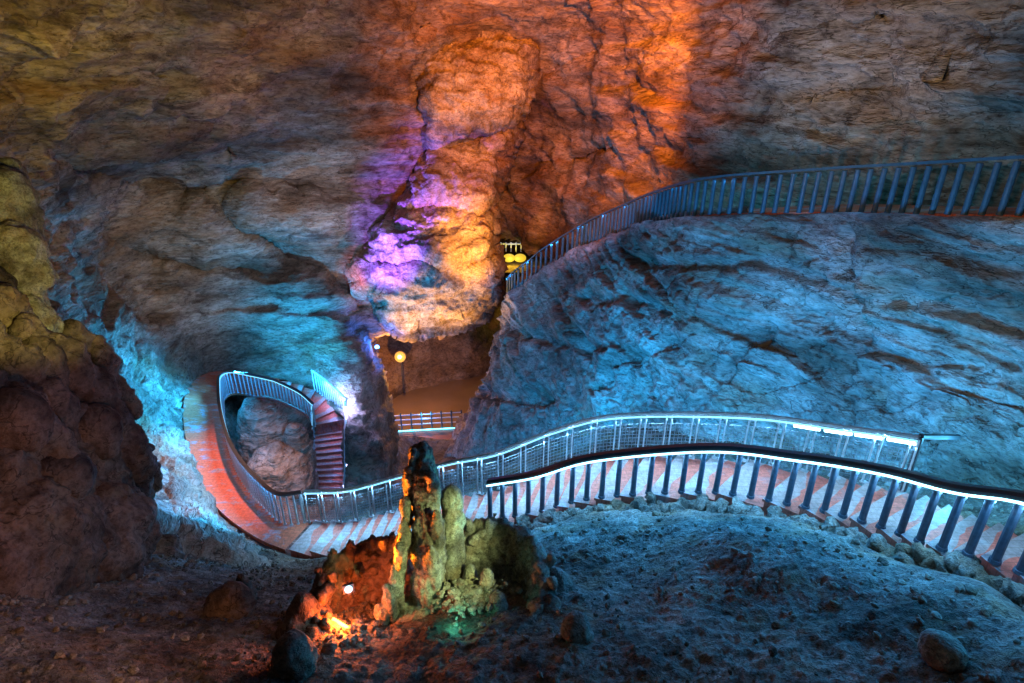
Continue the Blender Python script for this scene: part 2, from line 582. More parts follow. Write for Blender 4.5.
# ------------------------------------------------------------------ back wall and roof of the cave
A_ctrl = [(-250, -300, 6), (200, -300, 7), (500, -300, 9), (800, -300, 8), (1300, -300, 5),
          (-250, -120, 8), (0, -120, 10), (200, -120, 13), (450, -120, 20), (620, -120, 19), (800, -120, 13), (1000, -120, 9.8), (1300, -120, 6.8),
          (-250, 0, 9), (0, 0, 13), (100, 0, 15), (200, 0, 18), (300, 0, 21), (420, 0, 27), (520, 0, 29), (600, 0, 26), (680, 0, 21), (800, 0, 16.2),
          (900, 0, 13.6), (1024, 0, 11.7), (1300, 0, 8.2),
          (-250, 100, 9.5), (0, 100, 15), (100, 100, 19), (200, 100, 23), (300, 100, 26.5), (420, 100, 31.5), (512, 100, 36), (560, 100, 33), (620, 100, 27.5),
          (700, 100, 21), (800, 100, 17.3), (900, 100, 14.9), (1024, 100, 12.6), (1300, 100, 9),
          (0, 160, 16), (150, 160, 25.5), (300, 160, 29.5), (420, 160, 33.5), (512, 160, 38.5), (560, 160, 35.5), (620, 160, 28.5), (700, 160, 21.4),
          (850, 160, 16.6), (1024, 160, 13.3), (1300, 160, 9.4),
          (-250, 250, 9), (0, 250, 16), (100, 250, 26), (200, 230, 28.6), (300, 230, 31), (400, 220, 34), (500, 220, 42), (540, 240, 37), (600, 226, 29.5), (640, 215, 25.5),
          (700, 196, 21.0), (850, 230, 17), (1024, 230, 13.8), (1300, 230, 9.8),
          (60, 320, 19), (100, 310, 24.5), (200, 320, 29), (300, 310, 30.5), (360, 310, 32), (430, 320, 37), (150, 350, 25.5), (205, 366, 28.2), (270, 368, 29.2), (325, 372, 28.8),
          (350, 380, 27.5), (350, 440, 24.2), (368, 440, 24.6), (392, 430, 27), (352, 505, 21.5), (270, 430, 28.5), (285, 500, 25),
          (170, 395, 23.6), (168, 440, 19.7), (150, 450, 18.7), (183, 470, 18.1), (225, 450, 23), (200, 505, 16.6), (228, 535, 15.4), (250, 555, 14.7), (140, 500, 16.4), (100, 500, 15.0), (0, 500, 10), (-250, 500, 8),
          (200, 600, 12.5), (340, 600, 17.5), (0, 600, 9)]
fA = tps([(a / 100, b / 100) for a, b, _ in A_ctrl], [c for _, _, c in A_ctrl], 2e-3)
HOLE = [(492, 231), (512, 234), (532, 246), (600, 262), (600, 640), (385, 640), (391, 470), (393, 430), (384, 385), (371, 345), (372, 330), (420, 320), (470, 300), (488, 262)]
px = np.arange(-240, 1290, 2.4)
py = np.arange(-260, 600, 2.4)
X, Y = np.meshgrid(px, py)
D = fA(np.stack([X, Y], -1) / 100)
wob = fbm(np.stack([X / 40, Y / 40, 0 * X], -1), 1, 3)
sd = -poly_sd(X, Y, HOLE) + 5 * wob
D = D + 3.5 * np.clip(1 - sd / 16, 0, 1) ** 2
for pts, dep, wd in (([(190, 190), (245, 225), (300, 262), (345, 292), (362, 330)], 2.2, 9),
                     ([(150, 70), (190, 110), (225, 140)], 1.0, 6),
                     ([(40, 150), (120, 175), (200, 180), (300, 190)], 1.4, 13),
                     ([(512, 60), (520, 100), (515, 140), (500, 190)], 2.5, 8),
                     ([(232, 0), (228, 30)], 0.8, 4),
                     ([(520, 100), (560, 62), (600, 48)], 0.8, 6),
                     ([(560, 165), (600, 150), (660, 150), (700, 140)], 0.9, 7),
                     ([(420, 20), (440, 38), (490, 50)], 0.8, 5),
                     ([(740, 45), (800, 30), (880, 10)], 0.5, 7),
                     ([(830, 95), (900, 80), (960, 70)], 0.5, 7),
                     ([(100, 235), (170, 262), (250, 270)], 1.0, 8)):
    D = D + dep * np.exp(-(line_d(X + 14 * wob, Y + 10 * wob, pts) / wd) ** 2)
D -= 1.6 * np.exp(-(((X - 300) / 70) ** 2 + ((Y - 225) / 28) ** 2))        # pale bulge left of the column
D -= 1.5 * np.exp(-(((X - 120) / 90) ** 2 + ((Y - 110) / 30) ** 2))
D -= 1.2 * np.exp(-(((X - 545) / 25) ** 2 + ((Y - 195) / 30) ** 2))


def disp_wall(P):
    w = P + 0.9 * np.stack([fbm(P, 0.25, 2, seed=s) for s in (1.3, 7.7, 23.1)], -1)
    st = P.copy()
    st = st * np.array([0.28, 0.28, 1.0])
    st[..., 2] += 0.12 * P[..., 0] + 0.5 * fbm(P, 0.2, 2, seed=4.4)
    d = 0.8 * fbm(w, 0.2, 3, mode='r', seed=2.2)
    d = d + 0.40 * fbm(st, 0.7, 4, 0.6, mode='r', seed=9.1)
    h = P[..., 2] + 0.16 * P[..., 0] + 0.9 * fbm(P, 0.16, 4, 0.55, seed=61.)
    for per, am, sd_ in ((1.9, 0.50, 3.), (0.75, 0.24, 8.), (0.3, 0.08, 5.)):
        t = h / per + sd_
        fr_ = t - np.floor(t)
        msk = np.clip(0.35 + 1.9 * fbm(P * np.array([.3, .3, .8]), 0.5, 3, seed=sd_ * 7 + per), 0, 1)
        d = d + am * msk * np.where(fr_ < 0.85, fr_ / 0.85, (1 - fr_) / 0.15)
    pt = fbm(P, 0.35, 3, seed=71.)
    d = d + np.clip(0.2 + 1.2 * pt, 0, 1) * 0.42 * fbm(w, 0.9, 4, 0.62, mode='b', seed=5.5)
    return d - 0.25 + 0.13 * fbm(P, 2.4, 4, 0.65, mode='b', seed=8.8)


keepA = sd > 0
DAMP = 0.28 + 0.72 * sstep(15, 90, -poly_sd(X, Y, PATH_POLY))
cave = sheet('cave_wall', W(X, Y, D), M['wall'], lambda P: disp_wall(P) * DAMP + (1 - DAMP) * (0.34 * fbm(P, 1.1, 4, 0.6, mode='b', seed=21.) + 0.12 * fbm(P, 3.3, 3, 0.6, mode='b', seed=25.)), keepA)
struct(cave)

# ------------------------------------------------------------------ tunnel behind the column
px = np.arange(330, 640, 2.2)
py = np.arange(150, 455, 2.2)
X, Y = np.meshgrid(px, py)
T_ctrl = [(340, 160, 44), (420, 160, 46), (500, 160, 52), (620, 160, 56), (340, 300, 41), (420, 300, 43.5), (470, 300, 46), (500, 240, 58), (512, 262, 60), (530, 262, 60), (500, 300, 52), (620, 300, 56),
          (340, 350, 38.5), (380, 350, 40), (430, 360, 42.5), (480, 350, 44), (520, 370, 46), (340, 420, 36.5), (372, 420, 37), (395, 410, 40.5), (440, 395, 42.5), (480, 388, 43.5), (540, 395, 44), (440, 440, 43), (540, 440, 44), (390, 445, 37)]
fT = tps([(a / 100, b / 100) for a, b, _ in T_ctrl], [c for _, _, c in T_ctrl], 2e-3)
D = fT(np.stack([X, Y], -1) / 100)
struct(sheet('tunnel_wall', W(X, Y, D), M['tunnel'], lambda P: 0.75 * disp_wall(P)))

# ------------------------------------------------------------------ hanging rock column
px = np.arange(330, 545, 1.5)
py = np.arange(-20, 350, 1.5)
X, Y = np.meshgrid(px, py)
COLP = [(344, 268), (366, 232), (392, 205), (412, 180), (420, 150), (416, 92), (405, 40), (400, -30), (560, -30), (545, 60), (530, 105), (520, 138), (512, 158), (498, 195),
        (492, 232), (501, 268), (498, 298), (480, 322), (440, 334), (402, 338), (380, 322), (371, 302), (354, 296)]
wob = fbm(np.stack([X / 22, Y / 22, 0 * X], -1), 1, 4, 0.6)
sd = poly_sd(X, Y, COLP) + 7 * wob
D = 30.4 + 0.006 * (X - 430) + 1.2 * np.exp(-(((Y - 150) / 22) ** 2)) * sstep(410, 470, X)
D -= 1.0 * np.exp(-(((X - 460) / 50) ** 2 + ((Y - 90) / 40) ** 2))
D -= 1.3 * np.exp(-(((X - 425) / 40) ** 2 + ((Y - 265) / 40) ** 2))
D += 1.0 * np.exp(-(line_d(X, Y, [(505, 128), (470, 140), (430, 150)]) / 7) ** 2)
D += 0.5 * np.exp(-(line_d(X + 6 * wob, Y, [(392, 215), (430, 205), (470, 215), (495, 205)]) / 5) ** 2) + 0.5 * np.exp(-(line_d(X + 6 * wob, Y, [(372, 265), (420, 262), (450, 275), (495, 255)]) / 5) ** 2)
D += np.clip((105 - Y) / 100, 0, 2) ** 1.5 * -1.0 + sstep(75, 10, Y) * 2.0 - (X - 465) * 0.02 * sstep(90, 10, Y)
r = np.clip(1 - sd / 22, 0, 1.0)
D = D + 6.5 * (1 - np.sqrt(np.clip(1 - r ** 2, 0, 1)))


def disp_col(P):
    w = P + 0.6 * np.stack([fbm(P, 0.4, 2, seed=s) for s in (3.3, 8.7, 13.1)], -1)
    st = P * np.array([0.4, 0.4, 1.3])
    return 0.30 * fbm(w, 0.35, 3, mode='r', seed=6.2) + 0.26 * fbm(w, 0.9, 4, 0.6, mode='b', seed=1.1) + 0.34 * fbm(st, 0.9, 4, 0.6, mode='r', seed=31.) + 0.15 * fbm(P, 3.0, 3, 0.6, mode='b', seed=2.8)


col_o = sheet('rock_column', W(X, Y, D), M['column'], disp_col, sd > -0.5)
tag(col_o, 'tall rugged rock column hanging between the cave walls, lit purple and gold', 'rock column')

# ------------------------------------------------------------------ right-hand cliff with the ledge of the upper path
Tn = np.gradient(EW, axis=0)
Tn[:, 2] = 0
Tn /= np.linalg.norm(Tn, axis=1, keepdims=True)
PERP = np.stack([Tn[:, 1], -Tn[:, 0], 0 * Tn[:, 0]], 1)          # to the back
PERP *= np.sign((PERP * (EW * [1, 1, 0])).sum(1, keepdims=True))
faces_px = [
    [(1330, 330, 7.8), (1330, 420, 7.7), (1330, 500, 7.5), (1330, 600, 7.3), (1330, 700, 7.2)],
    [(1160, 280, 9.4), (1160, 350, 9.6), (1160, 430, 9.3), (1160, 520, 8.8), (1160, 620, 8.4)],
    [(1024, 262, 11.2), (1024, 330, 11.6), (1024, 410, 11.3), (1024, 470, 10.6), (1024, 560, 10.0)],
    [(900, 262, 13.0), (900, 330, 13.3), (900, 395, 12.9), (900, 440, 12.1), (900, 520, 11.4)],
    [(811, 262, 14.9), (808, 330, 15.2), (805, 390, 14.7), (802, 435, 13.9), (800, 520, 13.2)],
    [(700, 258, 17.2), (700, 320, 17.2), (700, 380, 16.6), (700, 425, 15.6), (700, 500, 14.6)],
    [(649, 262, 20.4), (645, 320, 19.8), (642, 380, 19.0), (640, 425, 17.8), (640, 500, 16.4)],
    [(620, 270, 22.6), (612, 325, 21.6), (608, 380, 20.6), (605, 425, 19.4), (600, 500, 17.6)],
    [(588, 282, 24.6), (580, 330, 23.6), (575, 385, 22.3), (570, 430, 21.0), (560, 500, 19.0)],
    [(562, 295, 26.5), (556, 340, 25.2), (550, 390, 23.8), (540, 435, 22.4), (530, 500, 20.2)],
    [(540, 305, 27.8), (534, 345, 26.8), (528, 392, 25.4), (515, 440, 23.6), (500, 500, 21.2)],
    [(526, 312, 29.0), (518, 350, 28.2), (510, 395, 26.8), (492, 440, 24.8), (475, 500, 22.2)],
    [(510, 318, 30.4), (503, 352, 29.8), (494, 395, 28.4), (474, 440, 26.0), (450, 500, 23.5)],
    [(503, 325, 33.0), (493, 360, 32.5), (482, 395, 31.5), (462, 440, 29.5), (425, 500, 27.0)]]
G = []
back3 = EW + PERP * 7.0 + [0, 0, 0.05]
back1 = EW + PERP * 2.2
back0 = EW + PERP * 0.35 + [0, 0, 0.02]
rows = [back3, back1, back0, EW - PERP * 0.12 - [0, 0, 0.10]] + [np.array([W(*c[k]) for c in faces_px]) for k in range(5)]
G = np.stack(rows, 0)
# close the left end towards the back
endc = G[:, -1] + np.array([1.5, 7.0, -0.5])
G = np.concatenate([G, endc[:, None]], 1)
P = grid_catmull(G, 330, 560)
CL_T = np.linspace(0, len(rows) - 1, 330)


def disp_cliff(P):
    st = P * np.array([0.16, 0.16, 1.0])
    st[..., 2] += 0.10 * P[..., 0] - 0.03 * P[..., 1] + 0.45 * fbm(P, 0.22, 3, seed=14.4)
    amt = sstep(2.4, 3.5, CL_T)[:, None]
    d = 0.50 * fbm(P, 0.3, 3, mode='n', seed=7.2)
    d = d + 0.26 * fbm(st, 0.9, 3, 0.6, mode='r', seed=19.1)
    h = P[..., 2] + 0.13 * P[..., 0] - 0.03 * P[..., 1] + 0.5 * fbm(P, 0.25, 4, 0.55, seed=61.)
    for per, am, sd_ in ((1.25, 0.36, 3.), (0.52, 0.17, 8.), (0.2, 0.05, 5.)):
        t = h / per + sd_
        fr_ = t - np.floor(t)
        msk = np.clip(0.5 + 1.6 * fbm(P * np.array([.35, .35, 1]), 0.8, 3, seed=sd_ * 7 + per), 0, 1)
        d = d + am * msk * np.where(fr_ < 0.86, fr_ / 0.86, (1 - fr_) / 0.14)
    d = d + 0.12 * fbm(P, 1.3, 4, 0.62, mode='b', seed=15.5)
    crack = fbm(P * np.array([0.9, 0.9, 0.5]), 0.9, 3, seed=44.)
    d = d - 0.13 * np.exp(-(crack / 0.03) ** 2)
    d = d + 0.06 * fbm(P, 4.0, 3, 0.65, mode='b', seed=18.8)
    Dp = P[..., 1] * CP - P[..., 2] * SP
    qx = 512 + P[..., 0] / np.maximum(Dp, 1) * F
    qy = 341.5 - (P[..., 1] * SP + P[..., 2] * CP) / np.maximum(Dp, 1) * F
    wq = fbm(P, 0.8, 3, seed=77.)
    for pts, dep, wd in (([(775, 335), (742, 358), (722, 390), (700, 408)], 0.35, 5), ([(855, 235), (858, 290), (866, 330), (850, 385)], 0.35, 7),
                         ([(845, 288), (900, 300), (960, 340), (1030, 368)], 0.2, 6), ([(862, 352), (920, 362), (980, 366)], 0.2, 5),
                         ([(868, 300), (940, 305), (1030, 330)], 0.15, 5), ([(640, 262), (700, 268), (760, 262), (830, 280)], 0.3, 6),
                         ([(590, 300), (640, 300), (690, 320)], 0.35, 6), ([(505, 325), (560, 345), (620, 350)], 0.4, 6), ([(600, 390), (640, 360), (680, 345)], 0.3, 6),
                         ([(480, 392), (520, 400), (560, 395)], 0.6, 7), ([(545, 285), (580, 330), (600, 390)], 0.3, 5)):
        d = d - dep * np.exp(-(line_d(qx + 12 * wq, qy + 9 * wq, pts) / wd) ** 2)
    return d * amt - 0.12 * (1 - amt)


struct(sheet('cliff', P, M['cliff'], disp_cliff))

# upper walkway on the ledge
inner = ES + np.stack([np.interp(np.linspace(0, 1, 300), np.linspace(0, 1, len(PERP)), PERP[:, k]) for k in range(3)], 1) * 1.7
mb = MB()
q = np.stack([ES, inner, inner - [0, 0, 0.2], ES - [0, 0, 0.2]], 1)
v = q.reshape(-1, 3)
f = []
for i in range(299):
    for j in range(4):
        f.append([i * 4 + j, i * 4 + (j + 1) % 4, (i + 1) * 4 + (j + 1) % 4, (i + 1) * 4 + j])
mb.add(v, f)
struct(mb.build('upper_path', M['paving']))

# ------------------------------------------------------------------ ground
gp = []
for p in [(512, 683, 6.6), (512, 730, 6.0), (200, 683, 6.6), (0, 683, 5.7), (800, 683, 6.15), (1024, 683, 5.35), (1030, 780, 4.5), (0, 790, 4.7), (512, 830, 5.0), (250, 800, 5.2), (800, 800, 5.0),
          (700, 600, 8.0), (850, 600, 7.2), (560, 570, 9.6), (640, 545, 9.8), (620, 620, 7.8), (940, 610, 6.6), (420, 610, 8.8), (300, 610, 9.0), (200, 610, 8.9), (100, 610, 8.2), (150, 560, 11.0),
          (240, 570, 12.2), (330, 570, 12.6), (430, 560, 11.2), (210, 556, 13.6), (0, 600, 7.2), (-150, 640, 5.6), (1180, 690, 4.7)]:
    gp.append(W(*p))
gp = np.array(gp)
outN = NW[:, :2] - FW[:, :2]
outN /= np.linalg.norm(outN, axis=1, keepdims=True)
extra = []
for i in range(len(NW)):
    left = N_pix[i][0] < 400
    e = NW[i].copy()
    e[:2] += outN[i] * (0.40 if left else 0.28)
    e[2] += 0.22 if left else -0.15
    extra.append(e)
    if left:
        e2 = NW[i].copy(); e2[:2] += outN[i] * 0.95; e2[2] += 0.42
        extra.append(e2)
    c = 0.5 * (NW[i] + FW[i]); c[2] -= 0.75
    extra.append(c)
    c = FW[i].copy(); c[2] -= 0.8; c[:2] -= outN[i] * 0.3
    extra.append(c)
for i in range(0, 5):
    o_ = LW[i] - IW[i]; o_[2] = 0; o_ /= np.linalg.norm(o_)
    extra.append(LW[i] + o_ * 0.22 + [0, 0, 0.06])
    extra.append(LW[i] + o_ * 0.9 + [0, 0, 0.55])
for i in range(1, 5):
    c = 0.5 * (IW[i] + LW[i]); c[2] -= 0.7
    extra.append(c)
gp = np.vstack([gp, extra])
fG = tps(gp[:, :2] / 3, gp[:, 2], 4e-3)
GS = 0.037
gx = np.arange(-11, 10.6, GS)
gy = np.arange(1.2, 15.2, GS)
X, Y = np.meshgrid(gx, gy)
Z = fG(np.stack([X, Y], -1) / 3)
BASE = np.stack([X, Y, Z], -1)
# distance from the stair line keeps rubble off the treads
cl = 0.5 * (NS + FS)
dpath = line_d(X, Y, [tuple(c[:2]) for c in cl[::16]])
off = sstep(0.6, 1.3, dpath)


def ground_noise(P):
    return (0.24 * fbm(P, 0.45, 3, seed=3.9) + 0.07 * fbm(P, 1.6, 3, 0.6, mode='n', seed=12.) + 0.05 * fbm(P, 4.5, 3, 0.7, mode='b', seed=5.1)
            + 0.035 * fbm(P, 11.0, 2, 0.7, mode='b', seed=9.9))


Zn = Z + ground_noise(BASE) * (0.15 + 0.85 * off)
V = carve(np.stack([X, Y, Zn], -1), 0.3, -2.5, 3.0)
g_o = link('ground', mesh_np('ground', V.reshape(-1, 3), grid_faces(*X.shape)), M['ground'])
struct(g_o)


def ground_z(x, y):
    ix = np.clip((np.asarray(x) - gx[0]) / GS, 0, len(gx) - 1.001)
    iy = np.clip((np.asarray(y) - gy[0]) / GS, 0, len(gy) - 1.001)
    return Zn[iy.astype(int), ix.astype(int)]


def on_ground(px, py):
    Ds = np.linspace(4, 18, 2800)
    P = W(px, py, Ds)
    h = P[:, 2] - ground_z(P[:, 0], P[:, 1])
    k = np.argmax(h < 0)
    return P[k]


# ------------------------------------------------------------------ stairs
def staircase(name, label, A, B, riser, mat_t, side=0.3):
    """A, B: matching edge polylines going down; one child mesh per step"""
    n = max(3, int(round((A[0][2] - A[-1][2]) / riser)))
    z = np.linspace(A[0][2], A[-1][2], len(A))
    z = 0.5 * (A[:, 2] + B[:, 2])
    lv = np.linspace(z[0], z[-1], n + 1)
    s = np.interp(-lv, -np.minimum.accumulate(z), np.linspace(0, len(A) - 1, len(A)))
    root = thing(name, label, 'staircase', A[0])
    def at(P, t):
        k = min(int(t), len(P) - 2)
        return P[k] + (P[k + 1] - P[k]) * (t - k)
    for i in range(n):
        a0, a1, b0, b1 = at(A, s[i]), at(A, s[i + 1]), at(B, s[i]), at(B, s[i + 1])
        ov = 0.04
        da, db = a1 - a0, b1 - b0
        a1n, b1n = a1 + da / (np.linalg.norm(da) + 1e-6) * ov, b1 + db / (np.linalg.norm(db) + 1e-6) * ov
        zt = lv[i + 1] + 0.02
        top = [np.array([*p[:2], zt]) for p in (a0, a1n, b1n, b0)]
        lip = [np.array([*p[:2], zt - 0.05]) for p in (a0, a1n, b1n, b0)]
        l2 = [np.array([*p[:2], zt - 0.05]) for p in (a0, a1, b1, b0)]
        bot = [np.array([*p[:2], zt - riser - side]) for p in (a0, a1, b1, b0)]
        m = MB()
        m.add(top + lip + l2 + bot,
              [[0, 1, 2, 3]] + [[k, 4 + k, 4 + (k + 1) % 4, (k + 1) % 4][::-1] for k in range(4)] + [[4, 5, 9, 8], [5, 6, 10, 9], [6, 7, 11, 10]]
              + [[8 + k, 12 + k, 12 + (k + 1) % 4, 8 + (k + 1) % 4][::-1] for k in range(4)] + [[15, 14, 13, 12]])
        # LED light painted as a pale front on every tread, along an uneven border
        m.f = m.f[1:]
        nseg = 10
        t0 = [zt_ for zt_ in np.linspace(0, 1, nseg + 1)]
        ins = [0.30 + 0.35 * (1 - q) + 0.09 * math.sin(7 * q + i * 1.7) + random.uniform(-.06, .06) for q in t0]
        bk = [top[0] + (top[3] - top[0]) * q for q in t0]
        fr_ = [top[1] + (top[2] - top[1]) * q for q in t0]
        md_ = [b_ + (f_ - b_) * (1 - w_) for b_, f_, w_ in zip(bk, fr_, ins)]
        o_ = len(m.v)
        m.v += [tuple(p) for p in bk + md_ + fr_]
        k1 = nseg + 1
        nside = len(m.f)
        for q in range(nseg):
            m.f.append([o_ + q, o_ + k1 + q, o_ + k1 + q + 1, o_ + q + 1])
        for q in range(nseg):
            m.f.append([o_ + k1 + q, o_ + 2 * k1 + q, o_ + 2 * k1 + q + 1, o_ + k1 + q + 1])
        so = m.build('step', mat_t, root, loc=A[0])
        so.data.materials.append(M['worn_lit'])
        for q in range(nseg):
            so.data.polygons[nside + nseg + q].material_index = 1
    return root


st_main = staircase('staircase', 'long curving staircase with red treads, LED light painted pale along their fronts, descending from the right edge between two glowing rails', NS[:-4], FS[:-4], 0.165, M['tread'])

# rough stones edging the near side of the stair
import bmesh
_bm = bmesh.new(); bmesh.ops.create_icosphere(_bm, subdivisions=2, radius=1)
SPV = np.array([v.co[:] for v in _bm.verts]); SPF = [[v.index for v in f.verts] for f in _bm.faces]; _bm.free()
EDGING = True

# landing and looped path
NP = KF + 1
PI_, PL_ = IS[:NP], LS[:NP]
fine = np.concatenate([PI_[:, None] * (1 - t) + PL_[:, None] * t for t in np.linspace(0, 1, 9)], 1)
fine[..., 2] += 0.006
Vp = np.concatenate([fine.reshape(-1, 3), (PL_ - [0, 0, 0.12]), (PI_ - [0, 0, 0.12])])
fp = grid_faces(NP, 9).tolist()
nb = NP * 9
for i in range(NP - 1):
    fp.append([i * 9 + 8, nb + i, nb + i + 1, (i + 1) * 9 + 8])
    fp.append([i * 9, (i + 1) * 9, nb + NP + i + 1, nb + NP + i])
struct(link('path', mesh_np('path', Vp, fp, smooth=False), M['paving']))

# far flight dropping towards the viewer
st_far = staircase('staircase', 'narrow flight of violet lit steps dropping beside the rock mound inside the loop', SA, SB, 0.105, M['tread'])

# bank below the main stair
px = np.arange(225, 545, 2.2); py = np.arange(440, 600, 2.2)
X, Y = np.meshgrid(px, py)
fP = tps([(a / 100, b / 100) for a, b, _ in [(230, 440, 23), (280, 470, 23.5), (230, 560, 17.5), (280, 520, 19.5), (330, 480, 24.5), (330, 520, 22.5), (330, 580, 19), (380, 460, 27), (380, 500, 23.5), (400, 580, 17),
         (420, 470, 27.5), (440, 500, 21), (480, 470, 25), (500, 500, 18.5), (540, 480, 20), (540, 520, 15.5), (480, 580, 14.5)]],
         [23, 23.5, 17.5, 19.5, 24.5, 22.5, 19, 27, 23.5, 17, 27.5, 21, 25, 18.5, 20, 15.5, 14.5], 2e-3)
struct(sheet('bank', W(X, Y, fP(np.stack([X, Y], -1) / 100)), M['wall'], lambda P: 0.35 * disp_wall(P)))

# ------------------------------------------------------------------ pit floor
mb = MB()
mb.add([(-22, 22, -20.2), (16, 22, -20.2), (16, 62, -20.2), (-22, 62, -20.2)], [[0, 1, 2, 3]])
struct(mb.build('pit_floor', M['floor']))


# ------------------------------------------------------------------ fused rock shapes
def blob_mesh(name, lumps, voxel, amp=0.06, freq=3.0, cones=(), rid=0.5, seed=0.0, center=None, axes=None, zs=1.0):
    """lumps: (centre, (rx, ry, rz), rot z) fused by a voxel remesh and roughened"""
    vs, fs = [], []
    sph = bpy.data.meshes.new('tmp')
    import bmesh
    bm = bmesh.new()
    bmesh.ops.create_icosphere(bm, subdivisions=3, radius=1)
    sv = np.array([v.co[:] for v in bm.verts]); sf = [[v.index for v in f.verts] for f in bm.faces]
    bm.free()
    for c, r, a in lumps:
        R = np.array([[math.cos(a), -math.sin(a), 0], [math.sin(a), math.cos(a), 0], [0, 0, 1]])
        o = len(vs)
        vs += list((sv * np.asarray(r)) @ R.T + np.asarray(c))
        fs += [[i + o for i in f] for f in sf]
    for p, q, r0, r1 in cones:
        mb = MB(); mb.tube(p, q, r0, r1, 10)
        o = len(vs)
        vs += [np.array(v) for v in mb.v]
        fs += [[i + o for i in f] for f in mb.f]
    me = bpy.data.meshes.new('tmp2')
    me.from_pydata([tuple(v) for v in vs], [], fs)
    o = bpy.data.objects.new('tmp', me)
    COL.objects.link(o)
    md = o.modifiers.new('r', 'REMESH'); md.mode = 'VOXEL'; md.voxel_size = voxel
    dg = bpy.context.evaluated_depsgraph_get()
    ev = o.evaluated_get(dg)
    m2 = bpy.data.meshes.new_from_object(ev)
    bpy.data.objects.remove(o)
    n = len(m2.vertices)
    co = np.empty(n * 3, np.float32); m2.vertices.foreach_get('co', co); co = co.reshape(-1, 3).astype(float)
    no = np.empty(n * 3, np.float32); m2.vertices.foreach_get('normal', no); no = no.reshape(-1, 3).astype(float)
    cn = co * np.array([1.0, 1.0, zs])
    d = amp * (fbm(cn, freq, 4, 0.6, mode='b', seed=seed) + rid * fbm(cn, freq * 0.6, 3, mode='r', seed=seed + 5))
    co = co + no * d[:, None]
    if name in ('rock_outcrop', 'rock_mound'):
        co = carve(co, 0.35, 1.0, 4.0)
    if center is not None:
        co = co - np.asarray(center)
    m2.vertices.foreach_set('co', co.astype(np.float32).ravel())
    m2.polygons.foreach_set('use_smooth', np.ones(len(m2.polygons), bool))
    m2.update()
    m2.name = name
    m2.materials.clear()
    return m2


def lump(px, py, rx, ry, D, rz=None, ang=0.0, tall=0.78):
    """rx, ry: half sizes in picture units at distance D"""
    k = D / F
    return (W(px, py, D), (rx * k, (rz if rz else rx) * k, ry * k / tall), ang)


def add_blob(name, label, cat, lumps, mat, voxel=0.05, group=None, **kw):
    base = np.array(lumps[0][0])
    me = blob_mesh(name, lumps, voxel, center=base, **kw)
    o = link(name, me, mat, None, base)
    return tag(o, label, cat, group) if label else o


# rough kerb of half-buried rock along the near side of the stair
KL = []
for p in resample(NS[:300], step=0.13):
    j = min(range(0, 400, 4), key=lambda k: np.linalg.norm(NS[k] - p))
    o2 = NS[j] - FS[j]; o2[2] = 0; o2 /= np.linalg.norm(o2)
    c = p + o2 * random.uniform(.03, .22) + [0, 0, -random.uniform(.25, .37)]
    KL.append((c, (random.uniform(.07, .15), random.uniform(.06, .12), random.uniform(.08, .20)), random.uniform(0, 3)))
me = blob_mesh('edging', KL, 0.032, amp=0.14, freq=5.5, rid=1.1, center=NW[0])
link('edging', me, M['ground'], st_main)

# mound in the loop
add_blob('rock_mound', 'grey rock mound enclosed by the looped railing at the left', 'rock mound',
         [lump(272, 445, 30, 42, 22.6), lump(290, 432, 20, 26, 22.9), lump(258, 425, 17, 24, 22.8), lump(300, 460, 13, 34, 22.2), lump(270, 420, 22, 18, 23.5), lump(280, 490, 34, 40, 21.8)],
         M['wall'], voxel=0.07, amp=0.22, freq=1.3, rid=0.6)

# left foreground outcrop
OL = [lump(10, 470, 85, 80, 10.2), lump(-60, 420, 100, 130, 9.6), lump(100, 490, 40, 55, 11.2), lump(60, 545, 80, 50, 9.8), lump(-20, 330, 50, 60, 10.0),
      lump(-40, 560, 120, 90, 8.6), lump(118, 530, 30, 30, 11.2), lump(150, 562, 26, 16, 12.0)]
_r = random.Random(5)
for (a, b, r, d) in [(14, 330, 26, 9.6), (40, 352, 24, 9.6), (66, 372, 24, 9.9), (22, 385, 30, 9.2), (58, 410, 26, 9.4), (92, 398, 24, 10.3), (112, 425, 24, 10.6), (84, 440, 26, 9.9),
                     (30, 440, 34, 8.9), (-6, 420, 30, 8.6), (128, 455, 24, 10.9), (104, 470, 28, 10.3), (66, 480, 34, 9.3), (20, 500, 40, 8.6), (132, 492, 20, 11.3), (118, 510, 26, 10.8), (90, 530, 34, 9.9),
                     (50, 545, 40, 9.0), (124, 540, 24, 11.2), (112, 560, 30, 10.2), (5, 365, 26, 9.0), (76, 348, 18, 10.6), (104, 372, 18, 11.0), (124, 400, 16, 11.4), (138, 445, 12, 11.6), (148, 478, 11, 11.8)]:
    OL.append(lump(a, b, r * _r.uniform(.55, .85), r * _r.uniform(.9, 1.5), d, r * _r.uniform(.5, .9), _r.uniform(0, 3)))
add_blob('rock_outcrop', 'large dark brown outcrop of bulging rock at the left edge', 'rock outcrop', OL, M['dark'], voxel=0.055, amp=0.15, freq=2.1, rid=1.0)
add_blob('flowstone_column', 'pale yellow green lit flowstone column above the outcrop, cut by the left edge', 'rock column',
         [lump(0, 235, 34, 40, 10.4), lump(14, 205, 20, 30, 10.4), lump(8, 180, 16, 16, 10.5), lump(20, 255, 22, 26, 10.2), lump(40, 272, 13, 13, 10.3), lump(28, 300, 16, 26, 10.3), lump(40, 330, 18, 24, 10.2), lump(-30, 250, 50, 70, 10.6)],
         M['form'], voxel=0.045, amp=0.10, freq=2.6, rid=0.8)

